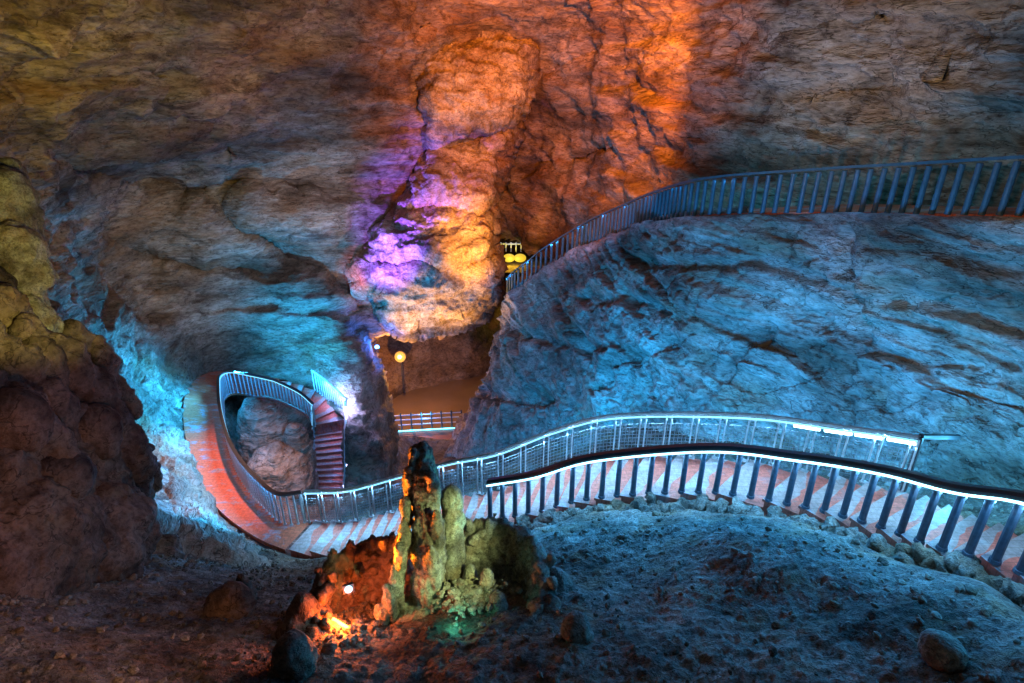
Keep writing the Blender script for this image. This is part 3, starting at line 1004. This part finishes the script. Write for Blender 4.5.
# boulders lying on the outcrop
BO = [(40, 365, 26, 24, 9.5, 'rounded reddish brown boulder on the outcrop just below the yellow lit column'),
      (12, 420, 34, 26, 8.5, 'broad smooth dark boulder on the left edge of the outcrop, below the reddish one'),
      (92, 432, 26, 24, 10.0, 'dark domed boulder on the right shoulder of the outcrop beside the blue wall'),
      (60, 478, 30, 20, 9.0, 'wide low boulder resting low on the outcrop, below the domed one')]
for k, (a, b, rx, ry, d, lab) in enumerate(BO):
    add_blob('boulder', lab, 'boulder', [lump(a, b, rx, ry, d, rx * 0.9, 0.3 * k), lump(a + rx * .4, b + ry * .4, rx * .6, ry * .7, d)], M['dark'], voxel=0.05, group='boulders on the dark outcrop', amp=0.07, freq=1.8, seed=3.3 * k)

# ------------------------------------------------------------------ foreground dripstone group
gD = lambda a, b: proj(on_ground(a, b))[2]
D0 = gD(420, 612)
DS = D0 + 0.1
main = [lump(421, 459, 12, 13, DS), lump(423, 472, 13, 16, DS), lump(424, 485, 13.5, 22, DS), lump(426, 505, 13, 28, DS), lump(429, 535, 14, 32, DS), lump(430, 560, 14, 30, DS), lump(428, 588, 16, 26, DS), lump(433, 505, 7, 30, DS - .12), lump(438, 545, 6, 34, DS - .15), lump(433, 575, 8, 28, DS - .2),
        lump(414, 468, 5, 18, DS - .12), lump(410, 488, 5, 20, DS - .12), lump(407, 514, 5, 16, DS - .12), lump(405, 540, 5.5, 22, DS - .14), lump(401, 564, 5.5, 20, DS - .18), lump(396, 590, 6, 26, DS - .22), lump(390, 608, 6.5, 22, DS - .25), lump(383, 618, 6, 14, DS - .27), lump(420, 617, 30, 13, DS)]
add_blob('stalagmite', 'tall split stalagmite in the foreground, lit orange on one side and yellow green opposite', 'stalagmite', main, M['form'], voxel=0.022, amp=0.075, freq=6.0, rid=0.7, zs=0.45)
add_blob('stalagmite', 'smooth ringed stalagmite standing close behind the tall one on its right', 'stalagmite',
         [lump(452, 503, 11, 16, DS + .35), lump(453, 520, 11.5, 14, DS + .35), lump(452, 538, 12.5, 16, DS + .35), lump(453, 556, 13, 16, DS + .35), lump(452, 578, 15, 22, DS + .35)], M['form'], voxel=0.024, amp=0.045, freq=6.0, zs=0.6)
for a, b, rx, ry, d, lab in ((487, 578, 7, 9, -.05, 'small blunt stalagmite stub rising from the rubble right of the tall stalagmite'), (470, 574, 7, 10, .15, 'stubby stalagmite between the ringed one and the small stub'),
                             (497, 600, 9, 7, -.3, 'low rounded stalagmite stub at the front of the rubble heap')):
    add_blob('stalagmite', lab, 'stalagmite', [lump(a, b, rx, ry, DS + d), lump(a, b + 8, rx * 1.2, ry * 1.3, DS + d)], M['form'], voxel=0.025, amp=0.02, freq=6)

def rim(name, label, arc, teeth, mat, seed):
    L, C = [], []
    arc3 = []
    for (a, b, r, d) in arc:
        arc3.append((a, b, r, DS + d))
    A = catmull(np.array(arc3), len(arc) * 4)
    for a, b, r, d in A:
        L.append(lump(a, b + r * 0.5, r, r * 1.5, d))
        L.append(lump(a + random.uniform(-3, 3), b + r * 1.6, r * 1.1, r * 1.4, d))
        if d > 0.1:
            L.append(lump(a + random.uniform(-3, 3), b + r * 3.2, r * 1.15, r * 1.7, d + .05))
            L.append(lump(a + random.uniform(-3, 3), b + r * 4.8, r * 1.15, r * 1.7, d + .05))
    for k in range(teeth * 3):
        a, b, r, d = A[random.randrange(len(A))]
        q = random.uniform(2.5, 5.5)
        L.append(lump(a + random.uniform(-1.1, 1.1) * r, b + random.uniform(-.6, 2.2) * r, q, q * random.uniform(.8, 1.5), d - random.uniform(0, .25)))
    for k in range(teeth):
        a, b, r, d = A[int((k + .5) / teeth * (len(A) - 1))]
        h = random.uniform(7, 16)
        p = W(a + random.uniform(-3, 3), b, d)
        C.append((p - [0, 0, .05], p + np.array([random.uniform(-.06, .06), random.uniform(-.06, .06), h * d / F / .75]), 0.075, 0.02))
    return add_blob(name, label, 'rock rim', L, mat, voxel=0.027, cones=C, amp=0.085, freq=5.0, seed=seed, rid=0.6)


rim('rimstone', 'jagged toothed rock rim curving left of the tall stalagmite, glowing orange', [(402, 550, 8, .5), (382, 548, 9, .6), (358, 555, 9, .5), (338, 566, 9, .25), (324, 582, 9, 0), (316, 604, 9, -.3), (318, 626, 9, -.6)], 22, M['dark'], 1.0)
rim('rimstone', 'dark knobbly rock rim arching right of the tall stalagmite like a bowl', [(470, 535, 8, .8), (490, 530, 10, .85), (512, 536, 11, .75), (530, 552, 13, .5), (540, 578, 14, .2), (540, 606, 15, -.1), (530, 634, 15, -.5), (508, 648, 12, -.8)], 20, M['stone'], 2.0)
add_blob('rock_mound', 'low rubble covered rock shoulder sloping right from the knobbly rim', 'rock mound', [lump(552, 600, 24, 30, DS + .3), lump(545, 625, 26, 26, DS - .2), lump(565, 625, 22, 16, DS)], M['ground'], voxel=0.04, amp=0.07, freq=3)
add_blob('rock_mound', 'dark pointed rock slab leaning outside the orange lit rim', 'rock mound', [lump(306, 622, 16, 28, DS - .5), lump(296, 640, 20, 20, DS - .7), lump(314, 645, 16, 18, DS - .8)], M['dark'], voxel=0.035, amp=0.05, freq=3)

def boulder_at(a, b, rx, ry, label, mat, seed, group=None):
    p = on_ground(a, b + ry * .7)
    d = proj(p)[2]
    c = W(a, b, d)
    k = d / F
    return add_blob('boulder', label, 'boulder', [(c, (rx * k, rx * k * .9, ry * k / .75), seed), (c + [rx * k * .2, 0, -ry * k * .5], (rx * k * .95, rx * k, ry * k * .8), 0)], mat, voxel=0.03, amp=0.065, freq=2.6, rid=0.6, seed=seed, group=group)


boulder_at(293, 655, 20, 20, 'squat olive green boulder at the bottom, left of the dripstone group', M['stone'], 1.1)
boulder_at(941, 653, 19, 14, 'smooth blue grey boulder alone on the slope at the lower right', M['form'], 2.2)
boulder_at(244, 588, 7, 14, 'small upright brown stone standing on the rubble left of the orange rim', M['dark'], 3.1)
boulder_at(228, 602, 22, 12, 'low brown boulder behind the small upright stone', M['dark'], 4.1)
boulder_at(577, 630, 15, 12, 'grey boulder lying at the right foot of the knobbly rim', M['stone'], 5.1)

# loose stones
def scatter(name, pts, smin, smax, mat, seed):
    rg = np.random.default_rng(seed)
    import bmesh
    bm = bmesh.new(); bmesh.ops.create_icosphere(bm, subdivisions=1, radius=1)
    sv = np.array([v.co[:] for v in bm.verts]); sf = np.array([[v.index for v in f.verts] for f in bm.faces]); bm.free()
    n = len(pts)
    sc = smin + (smax - smin) * rg.random(n) ** 3
    R = rg.normal(size=(n, 3, 3))
    R, _ = np.linalg.qr(R)
    V = sv[None] * (1 + 0.45 * (rg.random((n, len(sv), 1)) - .5)) * rg.uniform(.5, 1.1, (n, 1, 3))
    V = np.einsum('nij,nvj->nvi', R, V) * sc[:, None, None]
    V[..., 2] *= 0.75
    V += pts[:, None] + np.array([0, 0, 0.2])[None, None] * sc[:, None, None]
    Fc = (sf[None] + (np.arange(n) * len(sv))[:, None, None]).reshape(-1, 3)
    o = link(name, mesh_np(name, V.reshape(-1, 3), Fc, smooth=False), mat)
    o['kind'] = 'stuff'
    o['label'] = 'loose stones scattered over the cave floor'
    return o


n = 16000
xy = np.stack([RNG.uniform(-8, 9, n), RNG.uniform(2.5, 12.5, n)], 1)
ix = ((xy[:, 0] - gx[0]) / GS).astype(int); iy = ((xy[:, 1] - gy[0]) / GS).astype(int)
den = fbm(np.concatenate([xy, np.zeros((n, 1))], 1), 0.7, 3) + 0.25
ok = (off[iy, ix] > 0.75) & (RNG.random(n) < np.clip(den * 1.6, .08, 1))
xy = xy[ok]
scatter('rubble', np.column_stack([xy, ground_z(xy[:, 0], xy[:, 1])]), 0.010, 0.075, M['stone'], 5)
hp = np.array([W(a, b, DS - .1 + random.uniform(-.15, .35)) for a, b in zip(RNG.normal(475, 17, 420), RNG.normal(600, 10, 420))])
add_blob('rock_mound', 'heap of pale rubble between the tall stalagmite and the knobbly rim', 'rock mound', [lump(476, 606, 30, 14, DS, 26), lump(462, 600, 20, 14, DS)], M['form'], voxel=0.03, amp=0.06, freq=6)
k_ = np.stack([RNG.normal(472, 16, 260), RNG.normal(597, 8, 260)], 1)
scatter('rubble', np.array([W(a, b, DS - .28 - (b - 597) * .012) for a, b in k_]), 0.02, 0.085, M['form'], 9)
k_ = np.stack([RNG.normal(348, 15, 300), RNG.normal(618, 14, 300)], 1)
scatter('rubble', np.array([on_ground(a, b) for a, b in k_]), 0.02, 0.10, M['stone'], 10)


# ------------------------------------------------------------------ railings
def baluster_mesh(kind):
    m = MB()
    if kind == 'thick':
        m.tube((0, 0, 0), (0, 0, 0.93), 0.052, 0.048, 10)
        m.tube((0, 0, 0), (0, 0, 0.05), 0.07, 0.065, 10)
        m.tube((0, 0, 0.86), (0, 0, 0.932), 0.058, 0.06, 10)
    elif kind == 'upper':
        m.tube((0, 0, 0), (0, 0, 0.98), 0.062, 0.058, 10)
        m.tube((0, 0, 0), (0, 0, 0.05), 0.07, 0.06, 10)
    elif kind == 'pair':
        for s in (-.055, .055):
            m.box((s, 0, 0.5), (0.014, 0, 0), (0, 0.02, 0), (0, 0, 0.5))
        m.box((0, 0, 0.012), (0.09, 0, 0), (0, 0.045, 0), (0, 0, 0.012))
        m.box((0, 0, 0.93), (0.05, 0, 0), (0, 0.012, 0), (0, 0, 0.02))
    else:
        m.tube((0, 0, 0), (0, 0, 1.0), 0.026, 0.026, 8)
        m.tube((0, 0, 0), (0, 0, 0.03), 0.05, 0.04, 8)
    return mesh_np('baluster', np.array(m.v), m.f, False)


BM = {k: baluster_mesh(k) for k in ('thick', 'upper', 'pair', 'slim')}


def railing(name, label, base, kind, spacing, height, top_prof, mats, led=None, led_z=None, led_off=0.0, mesh=False, group='railings along the stone stairs'):
    P = resample(base, step=0.08)
    root = thing(name, label, 'railing', P[0], group)
    hp = P + [0, 0, height]
    m = MB(); m.sweep(hp[::2], top_prof); m.build('handrail', mats[0], root, loc=P[0])
    d = np.concatenate([[0], np.cumsum(np.linalg.norm(np.diff(P[:, :2], axis=0), axis=1))])
    n = max(2, int(round(d[-1] / spacing)))
    t = np.linspace(0.04, d[-1] - 0.04, n + 1)
    BP = np.stack([np.interp(t, d, P[:, k]) for k in range(3)], 1)
    TG = np.gradient(BP, axis=0)
    bmesh_ = BM[kind]
    for p, g in zip(BP, TG):
        o = link('baluster', bmesh_, mats[1], root, p - P[0] - [0, 0, 0.01])
        o.rotation_euler[2] = math.atan2(g[1], g[0])
        if kind in ('pair', 'slim'):
            o.scale[2] = (height - 0.01)
    if led is not None:
        m = MB(); w = 0.014
        m.sweep((P + [0, 0, led_z])[::2], [(led_off - w, -w), (led_off + w, -w), (led_off + w, w), (led_off - w, w)])
        m.build('led_strip', led, root, loc=P[0])
    if mesh:
        m = MB(); w = 0.0045
        for k in range(9):
            m.sweep((P + [0, 0, 0.12 + 0.085 * k])[::2], [(-w, -w), (w, -w), (w, w), (-w, w)])
        for i in range(0, len(P), 1):
            m.box(P[i] + [0, 0, 0.46], (w * .8, 0, 0), (0, w * .8, 0), (0, 0, 0.35))
        m.build('wire_mesh', M['wire'], root, loc=P[0])
    return root


thickbeam = [(-.065, -.085), (.065, -.085), (.075, -.03), (.05, .02), (-.05, .02), (-.075, -.03)]
tubeprof = [(0.038 * math.cos(a), 0.038 * math.sin(a)) for a in np.linspace(0, 2 * math.pi, 9)[:-1]]
flat = [(-.05, -.05), (.05, -.05), (.05, .012), (-.05, .012)]

nb_ = NS[:262] + (FS[:262] - NS[:262]) * 0.04
railing('railing', 'thick dark handrail with stout posts along the near side of the long staircase', nb_, 'thick', 0.30, 1.02, thickbeam, (M['rail_dark'], M['post_dark']), M['led'], 0.912, -0.062)
fb_ = np.vstack([(FS + (NS - FS) * 0.03)[104:], IS[4:]])
k_end = 400 - 104
railing('railing', 'slender steel railing with wire mesh along the cliff side of the long staircase', fb_[:k_end + 1], 'pair', 0.52, 1.05, tubeprof, (M['steel'], M['steel']), M['led_dim'], 0.985, -0.03, mesh=True)
railing('railing', 'dark railing looping tightly round the rock mound at the left', fb_[k_end:], 'slim', 0.17, 1.05, flat, (M['rail_dark'], M['steel']), M['led_dim'], 0.985, 0.045, mesh=True)
ob_ = SB[10:96] + [0.03, 0, 0]
railing('railing', 'short steel railing on the outer side of the violet steps', ob_, 'slim', 0.19, 1.0, tubeprof, (M['steel'], M['steel']), M['led_dim'], 0.94, -0.03)
railing('railing', 'short steel railing on the inner side of the violet steps, beside the rock mound', SA[-78:-8] - [0.03, 0, 0], 'slim', 0.19, 1.0, tubeprof, (M['steel'], M['steel']), M['led_dim'], 0.94, -0.03)
ub_ = ES[28:] + 0.0
railing('railing', 'long dim blue railing with thick posts along the upper ledge at the right', ub_, 'upper', 0.31, 1.06, flat, (M['post_blue'], M['post_blue']))

# closing bar and bright tubes at the right end of the cliff-side rail
fr = FS[104]
top = fr + [0, 0, 1.05]
m = MB(); m.tube(top, W(958, 437, proj(top)[2] + 0.75), .05, .05, 8); m.tube(fr, top, .05, .05, 8)
tag(m.build('end_post', M['rail_dark']), 'dark end post and bar tying the mesh railing to the cliff', 'post')
bt = resample((FS + (NS - FS) * 0.03)[104:150], step=0.02)
for k in range(4):
    i0 = int(len(bt) * (k + .06) / 4); i1 = int(len(bt) * (k + .94) / 4)
    m = MB(); m.tube(bt[i0] + [0, 0, 0.93], bt[i1] + [0, 0, 0.93], .032, .032, 8)
    o = m.build('tube_lamp', M['led_tube'])
    tag(o, 'bright white blue tube lamp under the right end of the mesh railing', 'lamp', 'tube lamps under the mesh railing')


# ------------------------------------------------------------------ lower platform far down
pf = Wz(392, 432, -19.6), Wz(462, 428, -19.6), Wz(470, 462, -19.6), Wz(380, 468, -19.6)
r0 = thing('platform', 'small railed viewing platform deep in the pit, lit blue and red', 'platform', pf[0])
m = MB()
m.add([*pf, *[p - [0, 0, .3] for p in pf]], [[0, 1, 2, 3][::-1], [4, 5, 6, 7], [0, 1, 5, 4], [1, 2, 6, 5], [2, 3, 7, 6], [3, 0, 4, 7]])
m.build('deck', M['deck'], r0, loc=pf[0])
for (a, b) in ((pf[0], pf[1]), (pf[3], pf[0])):
    m = MB()
    for h in (0.45, 0.8, 1.1):
        m.tube(a + [0, 0, h], b + [0, 0, h], .035, .035, 6)
    m.build('handrail', M['steel'], r0, loc=pf[0])
    for t in np.linspace(0, 1, 8 if a is pf[0] else 4):
        p = a + (b - a) * t
        m = MB(); m.tube(p, p + [0, 0, 1.25], .05, .05, 6)
        m.build('post', M['rail_dark'], r0, loc=pf[0])
m = MB(); a, b = pf[0] + [0, -.05, .06], pf[1] + [0, -.05, .06]
m.tube(a, b, .03, .03, 6); m.build('led_strip', M['cyanlamp'], r0, loc=pf[0])

# gallery seen through the gap
g0 = W(490, 268, 50); g1 = W(545, 262, 50)
r1 = thing('platform', 'tiny gallery with yellow lanterns seen through the gap beside the rock column', 'platform', g0)
m = MB(); m.box(0.5 * (g0 + g1) + [0, 1.0, -.3], (2.6, 0, 0), (0, 1.2, 0), (0, 0, .3)); m.build('deck', M['tunnel'], r1, loc=g0)
m = MB(); m.box(W(513, 244, 50) , (2.4, 0, 0), (0, .05, 0), (0, 0, .06)); m.build('handrail', M['steel'], r1, loc=g0)
for k in range(9):
    m = MB(); p = W(496 + 5 * k, 247, 50); m.box(p, (.05, 0, 0), (0, .05, 0), (0, 0, .4)); m.build('post', M['steel'], r1, loc=g0)
for a, lab in ((509, 'round yellow lantern in the distant gallery, beside the rock column'), (520, 'round yellow lantern in the distant gallery, nearer the cliff')):
    me = blob_mesh('lantern', [(np.zeros(3), (.52, .3, .36), 0)], 0.08, amp=0.0)
    tag(link('lantern', me, M['glow_yellow'], None, W(a, 258, 49.6)), lab, 'lantern', 'yellow lanterns in the gallery')


# ------------------------------------------------------------------ visible lamps
# unseen plate added by the orange floodlight; cuts its beam on the right
pq = W(650, -50, 11.0)
de = W(672, 60, 22.5) - pq; de /= np.linalg.norm(de)
up_ = W(684, -40, 21) - W(664, 150, 23); up_ /= np.linalg.norm(up_)
sd_ = np.cross(de, up_); sd_ /= np.linalg.norm(sd_)
sd_ *= np.sign(sd_[0])
up2 = np.cross(sd_, de)
fl = thing('floodlight', 'orange floodlight with an added beam-cutting plate, hung from the cave roof', 'lamp', pq)
m = MB(); m.box(de * 0.30 + sd_ * 0.03, de * 0.40, up2 * 0.22, sd_ * 0.006); m.build('added_flag', M['lamp_shell'], fl)
m = MB(); m.box(-de * 0.22, de * 0.08, up2 * 0.16, sd_ * 0.2); m.build('housing', M['lamp_shell'], fl)
def flood(name, label, pos, aim, size, glow, mount=True, cat='lamp'):
    root = thing(name, label, cat, pos)
    d = np.asarray(aim, float) - pos; d /= np.linalg.norm(d)
    a = np.cross(d, [0, 0, 1]); a /= np.linalg.norm(a); b = np.cross(a, d)
    m = MB(); m.box(np.zeros(3) - d * size * .35, a * size, b * size * .8, d * size * .3); m.build('housing', M['lamp_shell'], root)
    m = MB(); m.tube(d * size * -.08, d * size * .06, size * .72, size * .72, 14); m.build('lens', glow, root)
    if mount:
        m = MB(); m.box(-b * size * 1.0 - d * size * .3, a * size * .25, b * size * .35, d * size * .1); m.build('bracket', M['lamp_shell'], root)
    return root


pb = W(349, 592, DS - 0.55)
flood('floodlight', 'small square white blue floodlight inside the orange toothed rim', pb + [0, 0, .05], np.array([1.5, -4, 1.2]) + pb * [1, 1, 1], 0.075, M['glow_blue'])
po = on_ground(342, 628)
r = thing('tube_lamp', 'slanted orange tube lamp lying at the foot of the toothed rim', 'lamp', po)
m = MB(); m.tube((-.13, .06, .10), (.13, -.07, .06), .026, .026, 8); m.build('tube', M['glow_orange'], r)
m = MB(); m.box((0, 0.02, .03), (.05, 0, 0), (0, .05, 0), (0, 0, .03)); m.build('bracket', M['lamp_shell'], r)
ps = W(400, 357, 37.5)
r = thing('spotlight', 'dazzling warm yellow spotlight at the tunnel mouth under the rock column', 'lamp', ps)
link('bulb', blob_mesh('bulb', [((0, -.12, .06), (.14, .14, .14), 0)], .04, amp=0), M['glow_star'], r)
m = MB(); m.tube((0, .02, 0), (0, -.06, .03), .34, .30, 20); m.build('lens', M['glow_lens'], r)
m = MB(); m.tube((0, .35, -.12), (0, .03, 0), .22, .37, 16); m.build('housing', M['lamp_shell'], r)
m = MB(); m.tube((0, .25, -.1), (0, .25, -2.2), .05, .05, 6); m.build('stand', M['lamp_shell'], r)
pbl = W(377, 347, 36.5)
flood('floodlight', 'deep blue floodlight at the tunnel mouth, left of the warm spotlight', pbl, W(395, 300, 32), 0.2, M['glow_deepblue'])

# ------------------------------------------------------------------ lights
def spot(pos, aim, col, power, angle, blend=0.4, size=0.15, name='spot_lamp'):
    l = bpy.data.lights.new(name, 'SPOT')
    l.energy = power; l.color = col; l.spot_size = math.radians(angle); l.spot_blend = blend; l.shadow_soft_size = size
    o = bpy.data.objects.new(name, l); COL.objects.link(o)
    o.location = tuple(pos)
    o.rotation_euler = (Vector(aim) - Vector(pos)).to_track_quat('-Z', 'Y').to_euler()
    return o


def point(pos, col, power, size=0.1, name='point_lamp'):
    l = bpy.data.lights.new(name, 'POINT')
    l.energy = power; l.color = col; l.shadow_soft_size = size
    o = bpy.data.objects.new(name, l); COL.objects.link(o); o.location = tuple(pos)
    return o


def strip_lights(P, height, col, power_per_m, lateral, vert, seg=0.6, side=None, up=-1.0, name='led_lamp', spread=170):
    """area lamps laid along a rail; lateral: how far they look sideways (positive = right of travel)"""
    R = resample(P, step=seg)
    for a, b in zip(R[:-1], R[1:]):
        c = 0.5 * (a + b) + [0, 0, height]
        t = (b - a); ln = np.linalg.norm(t); t = t / ln
        s = np.array([t[1], -t[0], 0]); s /= np.linalg.norm(s)
        c = c + s * vert
        z = -(s * lateral + np.array([0, 0, up])); z /= np.linalg.norm(z)       # lamp looks along -z
        x = t - z * np.dot(t, z); x /= np.linalg.norm(x)
        y = np.cross(z, x)
        l = bpy.data.lights.new(name, 'AREA'); l.shape = 'RECTANGLE'; l.size = ln; l.size_y = 0.03; l.energy = power_per_m * ln; l.color = col; l.spread = math.radians(spread)
        o = bpy.data.objects.new(name, l); COL.objects.link(o)
        o.matrix_world = Matrix(((x[0], y[0], z[0], c[0]), (x[1], y[1], z[1], c[1]), (x[2], y[2], z[2], c[2]), (0, 0, 0, 1)))


CY = (0.012, 0.37, 1.0)
CY2 = (0.10, 0.58, 1.0)
# travel is right to left (down the stair): +lateral = to the far/cliff side
CW = (0.24, 0.62, 1.0)
nl = nb_
strip_lights(nl, 0.89, CW, 26, 0.5, -0.02, up=-1.0, seg=0.3)                       # near rail: on the treads
strip_lights(nl, 0.895, CY, 23, -1.0, -0.085, up=-0.45, seg=0.3)                    # near rail: out on the slope
strip_lights(FS[104:], 0.955, CW, 24, -0.5, -0.02, up=-1.0)                # mesh rail: on the treads
strip_lights(FS[104:250], 0.96, CY, 88, 1.0, 0.08, up=0.10)                # mesh rail: at the cliff
strip_lights(FS[250:], 0.96, CY, 30, 1.0, 0.08, up=-0.2)
strip_lights(IS[8:], 0.96, (0.10, 0.45, 1.0), 3, -0.4, -0.02, up=-1.0)    # loop: on the path
strip_lights(IS[8:], 0.96, CY, 16, 0.8, 0.07, up=-0.5)                     # loop: on the mound
strip_lights(IS[24:130], 1.00, (0.02, 0.42, 1.0), 90, -1.0, -0.08, up=0.08, seg=1.0, spread=140)     # loop: at the wall
strip_lights(IS[130:], 1.02, (0.02, 0.42, 1.0), 210, -1.0, -0.08, up=0.22, seg=1.0, spread=125)
strip_lights(SB[14:90], 0.92, (0.40, 0.42, 1.0), 78, -0.7, -0.05, up=-1.0)
strip_lights(ES[60:], 0.9, (0.05, 0.36, 1.0), 9, -0.9, -0.12, up=-0.4, seg=2.0)
strip_lights(ES[60:], 0.9, (0.03, 0.38, 0.7), 7, 0.9, 0.1, up=-0.3, seg=2.0)
point(W(966, 452, 9.6), CY2, 130, .05)
spot(W(556, 452, 14.0) + [0, 0.5, 0.3], W(575, 330, 23), CY, 2800, 95, 0.9)   # added spot without a fixture, brightens the far end of the cliff                                      # beyond the end post

pl_ = W(650, -50, 11.0)
spot(pl_, W(595, 45, 27), (1.0, 0.22, 0.012), 44000, 76, 1.0, size=0.05)     # orange-red wash on the roof wall
spot(W(505, 190, 22), W(472, 95, 31), (1.0, 0.42, 0.06), 1900, 34, 0.35)         # amber on the top of the column
spot(W(340, 318, 25.5), W(408, 222, 31), (0.27, 0.08, 1.0), 15000, 50, 1.0)      # purple on the column
spot(W(512, 275, 25.6), W(468, 240, 31.0), (1.0, 0.34, 0.002), 7200, 56, 1.0)    # gold on its right flank
spot(W(338, 312, 27.0), W(358, 274, 30.6), (1.0, 0.07, 0.02), 1500, 30, 0.8)
spot(W(398, 358, 28.4), W(404, 300, 30.3), (1.0, 0.40, 0.003), 1250, 100, 1.0)
spot(W(462, 356, 29.0), W(468, 298, 30.6), (1.0, 0.40, 0.003), 1250, 105, 1.0)
point(ps + [0.5, -2.4, 0.5], (1.0, 0.40, 0.07), 1100, .02)
point(W(378, 343, 31.0), (0.03, 0.16, 1.0), 260)
point(W(440, 350, 37), (1.0, 0.38, 0.14), 130)
point(W(425, 418, 35), (0.08, 0.45, 1.0), 45)
point(W(388, 440, 32), (0.06, 0.3, 1.0), 480)
point(W(512, 264, 48.6), (1.0, 0.72, 0.06), 240)
point(W(512, 238, 49.2), (0.1, 0.35, 1.0), 26)
spot(W(300, 60, 10), W(120, 40, 18), (0.92, 0.60, 0.05), 1700, 90, 0.9)          # olive on the roof at the left
spot(W(380, 180, 16), W(350, 50, 24), (1.0, 0.44, 0.08), 1300, 80, 0.9)          # warm brown on the back wall
spot(W(380, 230, 18), W(320, 222, 30), (0.86, 0.76, 0.92), 3600, 34, 0.9)
spot(W(330, 260, 16), W(180, 262, 27), (0.95, 0.80, 0.76), 2700, 36, 0.9)         # violet grey on the left wall
spot(W(80, 330, 6.5), W(14, 225, 10), (0.95, 0.90, 0.20), 480, 60, 0.5)          # yellow green on the flowstone
spot(W(200, 640, 4.5), W(60, 460, 9.5), (1.0, 0.52, 0.30), 170, 90, 0.8)         # dim warm on the outcrop
spot(W(300, 300, 5), W(60, 420, 9.5), (0.75, 0.55, 1.0), 90, 60, 0.8)            # faint violet on the outcrop
spot(W(850, 110, 6), W(860, 235, 13), (1.0, 0.68, 0.42), 420, 80, 0.9)          # warm on the top of the cliff
spot(W(760, 300, 8), W(820, -20, 14), (1.0, 0.66, 0.24), 1700, 58, 0.9)
spot(W(640, 200, 12), W(760, 60, 18), (0.40, 0.60, 1.0), 140, 50, 0.9)           # grey brown on the upper right wall
spot(W(262, 120, 14), W(228, 470, 18.3), (1.0, 0.44, 0.29), 6800, 42, 1.0)       # warm, on the looped path
spot(W(760, -260, 3.0), W(820, 640, 6.5), (0.55, 0.80, 1.0), 75, 75, 1.0)           # added fill light, faint and cool, on the near slope
point(pb + [.1, -.25, .15], (0.35, 0.75, 1.0), 7)
point(po + [0, -.02, .22], (1.0, 0.16, 0.01), 75, .05)
spot(W(348, 574, DS - .08), W(402, 525, DS - .08), (1.0, 0.22, 0.01), 1000, 75, 0.5)
spot(W(620, 550, 6.6), W(446, 545, DS), (0.74, 1.0, 0.42), 640, 36, 0.6)
spot(W(500, 560, DS + .2), W(424, 462, DS), (0.1, 0.9, 0.7), 60, 45, 0.9)
point(W(455, 622, DS - .75), (0.1, 0.9, 0.65), 5)

w = bpy.data.worlds.new('World')
S.world = w
w.use_nodes = True
bg = w.node_tree.nodes['Background']
bg.inputs[0].default_value = (0.60, 0.50, 0.46, 1)
bg.inputs[1].default_value = 0.022

cam = bpy.data.cameras.new('camera')
cam.sensor_width = 36
cam.lens = 36 * F / 1024
cam.clip_start = 0.05
cam.clip_end = 300
co = bpy.data.objects.new('camera', cam)
COL.objects.link(co)
co.rotation_euler = (math.pi / 2 - PITCH, 0, 0)
S.camera = co

S.view_settings.view_transform = 'Standard'
S.view_settings.look = 'None'
S.view_settings.exposure = 0.2
S.view_settings.gamma = 1
S.render.engine = 'CYCLES'
S.cycles.use_denoising = True
S.cycles.use_light_tree = True
S.cycles.max_bounces = 4
S.cycles.diffuse_bounces = 2
S.cycles.glossy_bounces = 2
S.cycles.transmission_bounces = 1
S.cycles.sample_clamp_indirect = 4
S.cycles.caustics_reflective = False
S.cycles.caustics_refractive = False
